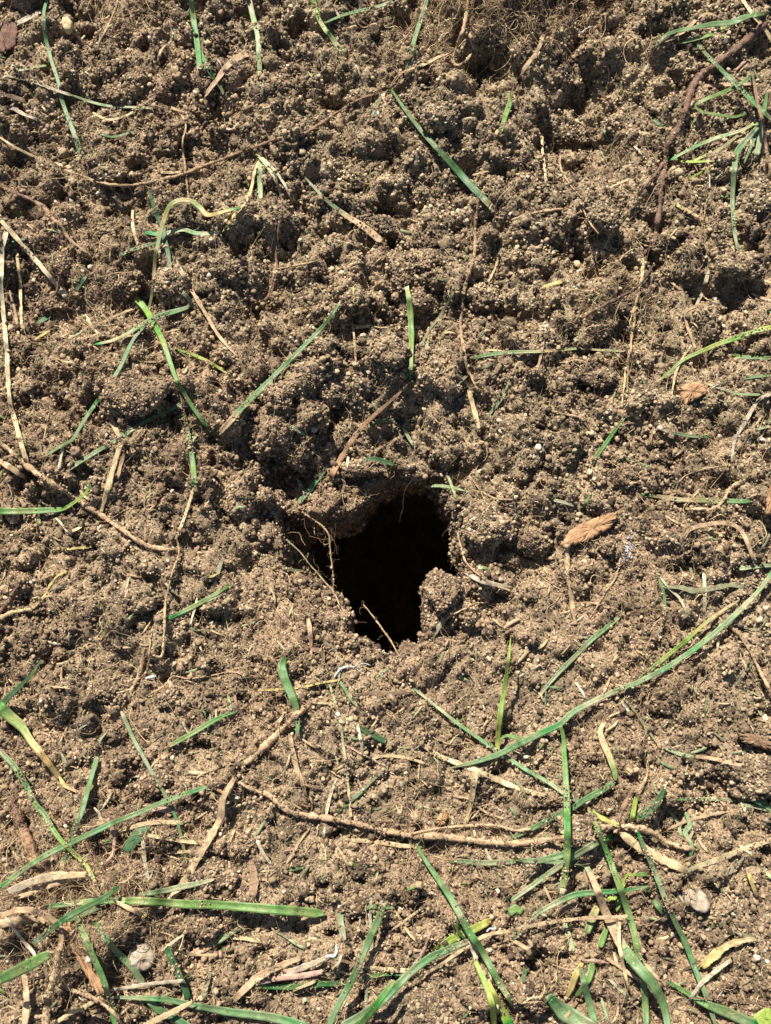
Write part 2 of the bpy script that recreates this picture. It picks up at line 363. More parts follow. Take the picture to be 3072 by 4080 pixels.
def scatter(n, r_, off):
    k = r_.choice(wgt.size, n, p=wgt); iy, ix = np.unravel_index(k, vis.shape)
    u, v = r_.random((2, n, 1))
    p = C[iy, ix] + e1[iy, ix]*u + e2[iy, ix]*v
    return p, nrm[iy, ix], off
N_GRAIN = 260000
p, nn, _ = scatter(N_GRAIN, rng, 0)
rad = grain_radius(N_GRAIN, rng)
den = 0.5+0.5*vnoise(p[:, 0], p[:, 1], 0.02, 77)
rad *= 0.75+0.5*den
p = p + nn*(rad*np.where(rng.random(N_GRAIN) < .25, rng.uniform(.8, 1.9, N_GRAIN), rng.uniform(-.2, .85, N_GRAIN)))[:, None]
big = rad > 0.00058
tn = tints(N_GRAIN, rng)
va, fa = crumb_arrays(p[~big], rad[~big], ICO0, rng, 0.30); vb, fb = crumb_arrays(p[big], rad[big], ICO1, rng, 0.36)
cr = mesh_obj('soil_crumbs', np.r_[va, vb], np.r_[fa, fb+len(va)], M_CRUMB, smooth=False, tint=np.r_[np.repeat(tn[~big], 12), np.repeat(tn[big], 42)])
cr['kind'] = 'stuff'

# lumps of stuck-together soil, 1 to 5 mm, too many to count
def small_lumps(n, seed):
    global TOP
    r_ = np.random.default_rng(seed); bv, bf = ICO2; k_ = len(bv)
    p, nn, _ = scatter(n, r_, 0)
    keep = r_.random(n) < np.clip(.12+.85*sstep(-.07, .05, p[:, 1])+.5*vnoise(p[:, 0], p[:, 1], .03, 12), .12, 1); p, nn = p[keep], nn[keep]; n = len(p)
    R_ = .0007*(3.6)**(r_.random(n)**2.0)
    V = np.repeat(bv[None], n, 0)
    ph = r_.uniform(0, 6.28, (n, 9, 1)); D = r_.normal(size=(n, 9, 3)); D /= np.linalg.norm(D, axis=2)[..., None]
    f = np.array([2, 2.6, 3.4, 4.5, 6, 7, 9, 11, 13])[None, :, None]
    w_ = np.einsum('nij,kj->nik', D, bv)*f+ph
    h = (np.sin(w_)*np.array([.13, .12, .11, .10, .08, .07, .06, .05, .05])[None, :, None]).sum(1) + r_.normal(0, .09, (n, k_))
    V = V*(1+h)[..., None]*(1+r_.uniform(-.25, .25, (n, 1, 3)))
    V = np.einsum('nij,nkj->nki', rand_rot(n, r_), V)*R_[:, None, None]*np.array([1, 1, .8]) + (p+nn*(R_*r_.uniform(-.1, .5, n))[:, None])[:, None]
    t = np.clip(np.repeat(r_.uniform(.2, .6, n)[:, None], k_, 1)+r_.normal(0, .22, (n, k_)), 0, .95)
    m = np.clip((R_/.00032)**2*1.3, 4, 90).astype(int); li = np.repeat(np.arange(n), m); vi = r_.integers(0, k_, len(li))
    gp = V[li, vi] + r_.normal(0, .00012, (len(li), 3)); grr = grain_radius(len(li), r_)*.85; gv, gf = crumb_arrays(gp, grr, ICO0, r_, .3)
    for i in range(n): splat_top(p[i, 0], p[i, 1], V[i, :, 2].max()-.0003, R_[i]*.8)
    o = mesh_obj('soil_lumps', np.r_[V.reshape(-1, 3), gv], np.r_[(bf[None]+(np.arange(n)*k_)[:, None, None]).reshape(-1, 3), gf+n*k_].astype(np.int32), M_CRUMB, smooth=False, tint=np.r_[t.ravel(), np.repeat(tints(len(gp), r_), 12)]); o['kind'] = 'stuff'
ICO2 = ico(2)


# ------------------------------------------------------------------ loose clods: each a lumpy ball of crumbs
def splat_top(x, y, z, r):
    ix = int((x-X0)/STEP); iy = int((y-Y0)/STEP); m = int(r/STEP)+1
    if 0 <= ix < NX and 0 <= iy < NY:
        s = np.s_[max(iy-m,0):iy+m+1, max(ix-m,0):ix+m+1]
        d = (GX[s]-x)**2+(GY[s]-y)**2 <= r*r
        TOP[s] = np.where(d, np.maximum(TOP[s], z), TOP[s])
small_lumps(3000, 17)
def n3(V, f, seed):
    r_ = np.random.default_rng(seed); out = 0
    for _ in range(7):
        d = r_.normal(size=3); d /= np.linalg.norm(d); out = out + np.sin(V@d*f*r_.uniform(.6, 1.5)+r_.uniform(0, 6.28))
    return out/2.6
def clod(tile, x, y, rx, ry, label, lift=0.35, seed=0, group='loose soil clods', flat=0.8):
    r_ = np.random.default_rng(seed+500)
    px, py = T(tile, x, y); q = at(px, py)
    z0 = float(samp(TOP, q[0], q[1]))
    a, b = rx*0.6147*PXM, ry*0.6147*PXM; c = min(a, b)*flat
    ctr = at(px, py, max(z0, -0.015)+c*lift)
    bv, bf = ICO3
    V = bv*(1+0.20*n3(bv, 2.2, seed)+0.15*n3(bv, 5.5, seed+1)+0.10*n3(bv, 13, seed+2))[:, None]*np.array([a, b, c])
    n = int(np.clip(2600*(a*b/4.5e-5), 250, 6000))
    fi = r_.integers(0, len(bf), n); bc = r_.dirichlet((1, 1, 1), n)
    P = np.einsum('nk,nkj->nj', bc, V[bf[fi]]); nr = P/np.linalg.norm(P, axis=1)[:, None]
    rad = grain_radius(n, r_)*0.95; P = P + nr*(rad*r_.uniform(-.2, .7, n))[:, None]
    t = tints(n, r_)
    vv, ff = crumb_arrays(P, rad, ICO0, r_)
    o = mesh_obj('soil_clod', np.r_[V, vv]+ctr, np.r_[bf, ff+len(V)], M_CRUMB, loc=ctr-np.array([0, 0, c]), smooth=False, tint=np.r_[np.full(len(V), .42)+.25*n3(bv, 9, seed+3), np.repeat(t, 12)])
    tag(o, label, 'soil clod', group)
    for k in range(40):
        th = k*2.4; f = math.sqrt((k+.5)/40)*.9
        splat_top(ctr[0]+a*f*math.cos(th), ctr[1]+b*f*math.sin(th), ctr[2]+c*math.sqrt(max(0, 1-f*f)), 0.0009)
    return o

# ------------------------------------------------------------------ ribbons, straws and roots that lie on the soil
PAL = dict(bg=(.120,.188,.078), dg=(.052,.108,.042), g=(.088,.158,.050), lg=(.125,.205,.055), yg=(.230,.300,.055), pg=(.235,.275,.140), ol=(.150,.148,.080), ow=(.225,.215,.135),
           st=(.440,.330,.180), tn=(.330,.225,.130), br=(.165,.102,.060), rr=(.130,.074,.054), wh=(.430,.370,.245), dk=(.050,.036,.029), og=(.285,.165,.085), yl=(.400,.310,.110), pk=(.320,.205,.150), gy=(.300,.248,.175), ln=(.46,.45,.43))
def smooth1(a, n):
    for _ in range(n):
        b = a.copy(); b[1:-1] = .25*a[:-2]+.5*a[1:-1]+.25*a[2:]; a = b
    return a
def spline(P, step):
    P = np.asarray(P, float)
    if len(P) == 2: P = np.array([P[0], P[0]*.67+P[1]*.33, P[0]*.33+P[1]*.67, P[1]])
    Q = np.r_[[2*P[0]-P[1]], P, [2*P[-1]-P[-2]]]; out = []; u = []
    L = np.linalg.norm(np.diff(P, axis=0), axis=1)
    for i in range(len(P)-1):
        n = max(2, int(L[i]/step)); t = np.linspace(0, 1, n, endpoint=False)[:, None]
        a, b, c, d = Q[i], Q[i+1], Q[i+2], Q[i+3]
        out.append(.5*((2*b)+(-a+c)*t+(2*a-5*b+4*c-d)*t*t+(-a+3*b-3*c+d)*t**3))
    return np.r_[np.concatenate(out), P[-1:]]
def lay(px, hw, stiff, pen, lift, bridge=False):
    """heights for a thing whose photo trace is px (n,2) and half width hw (n,)"""
    n = len(px); z = np.full(n, 0.0)
    for it in range(3):
        p = at(px[:, 0], px[:, 1], z)
        d = np.gradient(p, axis=0); d /= np.linalg.norm(d, axis=1)[:, None]+1e-9; sd_ = np.stack([-d[:, 1], d[:, 0]], -1)
        req = np.max([samp(TOP, p[:, 0]+sd_[:, 0]*k*hw, p[:, 1]+sd_[:, 1]*k*hw) for k in (-.8, -.4, 0, .4, .8)], 0) - pen
        if bridge: z = np.linspace(req[0], req[-1], n); continue
        zz = req.copy()
        for k in range(14):
            zz = np.maximum(smooth1(zz, stiff), req)
        z = smooth1(zz, 3)
    return z + lift
def frames(p):
    t = np.gradient(p, axis=0); t /= np.linalg.norm(t, axis=1)[:, None]+1e-12
    s = np.cross(np.array([0, 0, 1.0]), t); s /= np.linalg.norm(s, axis=1)[:, None]+1e-12
    return t, s, np.cross(t, s)
def sweep(p, hw, kind, r_, twist=0.0):
    n = len(p); t, s, u = frames(p)
    ang = twist*smooth1(r_.normal(size=n), 60)*8 if twist else np.zeros(n)
    if kind == 'leaf':
        f = r_.uniform(.08, .30); th = 0.00011
        prof = np.array([(-1, f), (-.55, f*.45), (-.12, 0), (.12, 0), (.55, f*.45), (1, f)])
        bot = prof[::-1].copy(); top = prof; X = np.r_[top[:, 0], bot[:, 0]*.985]; Z = np.r_[top[:, 1], bot[:, 1]]; Zo = np.r_[np.full(6, th), np.zeros(6)]
    elif kind == 'straw':
        a = np.linspace(0, 2*np.pi, 13)[:-1]; gq = 1+.10*np.where(np.arange(12) % 2, 1, -1); X = np.cos(a); Z = np.sin(a)*gq*r_.uniform(.10, .24) + r_.uniform(-.1, .40)*X*X; Zo = np.zeros(12); Z = Z + .2
    else:
        a = np.linspace(0, 2*np.pi, 10)[:-1]; X = np.cos(a); Z = np.sin(a)*.92; Zo = np.zeros(9)
    k = len(X)
    rw = hw[:, None]*np.ones(k)
    if kind == 'root':
        rn = 1+.20*smooth1(r_.normal(size=n), 2)[:, None]*1.4 + .16*smooth1(r_.normal(size=n), 12)[:, None]*3 + .15*r_.normal(size=(n, k)); rw = rw*np.clip(rn, .5, 1.6)
    elif kind == 'straw':
        rw = rw*(1+.12*smooth1(r_.normal(size=n), 4)[:, None]*1.5+.05*r_.normal(size=(n, k)))
    elif kind == 'leaf':
        rw = rw*(1+.03*smooth1(r_.normal(size=n), 6)[:, None]*2)
    lx = X[None]*rw; lz = Z[None]*rw + Zo[None]
    ca, sa = np.cos(ang)[:, None], np.sin(ang)[:, None]
    ax = lx*ca - lz*sa; az = lx*sa + lz*ca
    V = p[:, None, :] + s[:, None, :]*ax[..., None] + u[:, None, :]*az[..., None]
    i = np.arange(n*k).reshape(n, k); j = np.roll(i, -1, 1)
    F = np.stack([i[:-1], j[:-1], j[1:], i[1:]], -1).reshape(-1, 4)
    cap = [list(map(int, i[0][::-1])), list(map(int, i[-1]))]
    L = np.r_[0, np.cumsum(np.linalg.norm(np.diff(p, axis=0), axis=1))]*10
    uvw = np.stack([np.broadcast_to(X[None], (n, k)), np.broadcast_to(L[:, None], (n, k)), np.full((n, k), r_.uniform(0, 50))], -1)
    return V.reshape(-1, 3), [list(map(int, f)) for f in F]+cap, uvw.reshape(-1, 3), k
KIND = dict(G=('leaf', 'grass_leaf', 'grass leaf'), S=('straw', 'dry_straw', 'straw'), R=('root', 'root', 'root'))
MATS = dict(leaf=M_LEAF, straw=M_STRAW, root=M_ROOT)
count = [0]; ROOTPTS = []; STRPTS = []
def strand(kind, tile, colour, widths, opts, pts, label, parent=None, name=None, group=None):
    count[0] += 1; r_ = np.random.default_rng(9000+count[0])
    form, nm, cat = KIND[kind.upper()]
    if name: nm = name
    P = [tuple(map(float, a.split(','))) for a in pts.split()]
    q = np.array([T(tile, x, y) for x, y in P])
    s = spline(q, 6.0)
    ww = np.array([float(v) for v in widths.split(',')]) if isinstance(widths, str) else np.array([widths])
    n = len(s); f = np.linspace(0, 1, n)
    hw = np.interp(f, np.linspace(0, 1, len(ww)), ww)*0.5*0.6147*PXM*dict(leaf=.86, straw=.78, root=.84)[form]
    o = dict(l='0', d='', c='', b='', p='0.25', t='0.25', e='')
    for tok in opts.split():
        o[tok[0]] = tok[1:] or '1'
    lf = [float(v) for v in o['l'].split(',')]; lift = np.interp(f, np.linspace(0, 1, len(lf)), lf)*MM
    if form == 'leaf' and not o['c'] and not o['e']: hw = hw*np.clip(np.minimum(1, .35+(1-f)*14), 0, 1)*np.clip(.5+f*18, 0, 1)
    if form == 'root': hw = hw*.88*np.clip(.6+(1-f)*12, 0, 1)
    if form == 'straw': hw = hw*np.clip(.75+(1-f)*20, 0, 1)*np.clip(.75+f*20, 0, 1)
    pen = float(o['p'])*MM
    z = lay(s, hw, 10 if form == 'leaf' else 6, pen, lift, bool(o['b']))
    if form == 'root': z = z + hw*.6
    p = at(s[:, 0], s[:, 1], z)
    if form != 'leaf' and n > 8:
        jit = np.stack([smooth1(r_.normal(size=n), 3) for _ in range(3)], -1)*(.00010 if form == 'root' else .00004); jit[[0, -1]] = 0; p = p+jit
    if form != 'root' and (n > 14): STRPTS.append(np.c_[p, hw, np.gradient(p, axis=0)[:, :2]])
    if form == 'root': ROOTPTS.append(np.c_[p, hw])
    dist = np.linalg.norm(p-CAM, axis=1); hw = hw*(dist/DIST)
    V, F, uvw, k = sweep(p, hw, form, r_, float(o['t'])*.12 if form != 'root' else 0)
    stops = []
    for c in colour.split('>'):
        stops.append(np.array(PAL[c]))
    cc = np.array([np.interp(f, np.linspace(0, 1, len(stops)), [t[i] for t in stops]) for i in range(3)]).T
    if form == 'leaf' and not o['d'] and n > 30:        # natural shifts of green along the leaf, often a dry tip
        v = smooth1(r_.normal(size=n), 40)[:, None]*3; cc = cc*(1+v*np.array([.35, .10, .25]))
        if r_.random() < .4 and parent is None:
            tp = np.clip((f-(1-r_.uniform(.04, .12)))*14, 0, .9)[:, None]; cc = cc*(1-tp)+np.array(PAL['st'])*tp
    cc = cc*r_.uniform(.88, 1.12)*(1+.06*smooth1(r_.normal(size=n), 8)[:, None]*2)
    if form == 'straw' and n > 4:                       # ragged broken ends
        for e_ in (slice(0, k), slice(-k, None)): V[e_] += (p[1]-p[0] if e_.start == 0 else p[-1]-p[-2])[None]*r_.normal(0, 1.1, (k, 1))
    colv = np.repeat(cc, k, 0)
    base = p[0].copy()
    cuts = []
    if o['d']:
        a, c = o['d'].split(':'); cuts.append((float(a), np.array(PAL[c]), 'dry_tip'))
    if o['c']:
        cuts.append((1-max(.02, .0016/ (np.linalg.norm(np.diff(p, axis=0), axis=1).sum()+1e-9)), np.array(PAL['wh']), 'cut_end'))
    lo = 0; root = None; bounds = [(0, None, nm)]+[(int(c[0]*(n-1)), c[1], c[2]) for c in cuts]+[(n-1, None, None)]
    for bi in range(len(bounds)-1):
        a, c, pn = bounds[bi]; b = bounds[bi+1][0]
        if b-a < 1: continue
        vs = V[a*k:(b+1)*k]; m = b-a+1
        i = np.arange(m*k).reshape(m, k); j = np.roll(i, -1, 1)
        ff = np.stack([i[:-1], j[:-1], j[1:], i[1:]], -1).reshape(-1, 4)
        fl = [list(map(int, x)) for x in ff]+[list(map(int, i[0][::-1])), list(map(int, i[-1]))]
        cv = colv[a*k:(b+1)*k].copy()
        if c is not None:
            fade = np.clip(np.linspace(0, 1, m)*m/10+.15, 0, 1)[:, None]
            spot = .9+.2*r_.random((m, 1))
            cv = np.repeat(cc[a:b+1]*(1-fade)+c*fade*spot, k, 0)
            if pn == 'cut_end':
                vs = vs.copy(); vs[-k:] += np.repeat(r_.normal(0, .0002, (k, 1)), 3, 1)*np.array([1, 1, .2])
        ob = mesh_obj(pn if bi else nm, vs, fl, M_STRAW if (c is not None and form == 'leaf') else MATS[form], parent=(root or parent), loc=base, col=cv, uvw=uvw[a*k:(b+1)*k])
        if root is None: root = ob
    if parent is None: tag(root, label, cat, group)
    elif label: root['label'] = label
    for a in range(0, n, 2): splat_top(p[a, 0], p[a, 1], p[a, 2]+(hw[a]*1.2 if form == 'root' else .00025), max(hw[a]*.9, .0004))
    return root
def slab(name, tile, poly, thick, colour, label, cat, lift=0.4, m=None, seed=0, dome=0.25, group=None, flat=False, parent=None):
    """an irregular chip: outline, rounded edge, lumpy top, real thickness"""
    r_ = np.random.default_rng(seed+77)
    P = np.array([T(tile, *map(float, a.split(','))) for a in poly.split()])
    if m is M_STONE or m is M_LEAF: P = spline(np.r_[P, P[:1]], 7.0)[:-1]
    else:
        Q = np.r_[P, P[:1]]; P = np.concatenate([Q[i_]+(Q[i_+1]-Q[i_])*np.linspace(0, 1, 9, endpoint=False)[:, None] for i_ in range(len(Q)-1)]); P = P+r_.normal(0, 2.2, P.shape)
    c = P.mean(0); w0 = at(c[0], c[1]); z0 = float(np.percentile(samp(TOP, *np.meshgrid(w0[0]+np.linspace(-.003, .003, 7), w0[1]+np.linspace(-.003, .003, 7))), 70)) + lift*MM
    W = at(P[:, 0], P[:, 1], z0); ctr = W.mean(0); n = len(W); th = thick*MM
    rings = [(1.0, -.5), (1.04, 0), (1.0, .38), (.9, .5+dome*.4), (.65, .5+dome*.75), (.35, .5+dome), (.1, .5+dome)]
    V = []
    for f, h in rings:
        q = ctr+(W-ctr)*f; q[:, 2] = z0+th*h+r_.normal(0, min(th*.05, .00008), n); q[:, :2] += r_.normal(0, .00008, (n, 2)); V.append(q)
    V = np.concatenate(V); fl = []
    for k in range(len(rings)-1):
        for i in range(n):
            j = (i+1) % n; fl.append([k*n+i, k*n+j, (k+1)*n+j, (k+1)*n+i])
    fl.append([int(x) for x in range((len(rings)-1)*n, len(rings)*n)]); fl.append([int(x) for x in range(n)][::-1])
    am = (.16 if m is M_STONE else .10)*min(th, .003)
    if m is not M_LEAF:
        ns = (V-ctr)*np.array([1, 1, 1.5])/(.5*np.abs(W-ctr).max()+1e-6)
        V[:, 2] += am*(n3(ns, 2.6, seed+5)+.6*n3(ns, 7, seed+6)); V[:, :2] += .35*am*np.stack([n3(ns, 4, seed+7), n3(ns, 4, seed+8)], -1)
    d = W-ctr; cov = d[:, :2].T@d[:, :2]; ev, U = np.linalg.eigh(cov); ax = U[:, 1]; bx = U[:, 0]
    uv = np.stack([(V-ctr)[:, :2]@bx*700, (V-ctr)[:, :2]@ax*10, np.full(len(V), seed*1.7)], -1)
    col = np.array(PAL[colour])*(1+.05*r_.normal(size=(len(V), 1))); col = np.clip(col, .01, .9)
    o = mesh_obj(name, V, fl, m or M_BARK, loc=ctr, col=col, uvw=uv, parent=parent)
    if parent is None: tag(o, label, cat, group)
    for a in range(0, n, 3):
        for f in (.3, .6, .9): q = ctr+(W[a]-ctr)*f; splat_top(q[0], q[1], z0+th*.6, .0009)
    return o
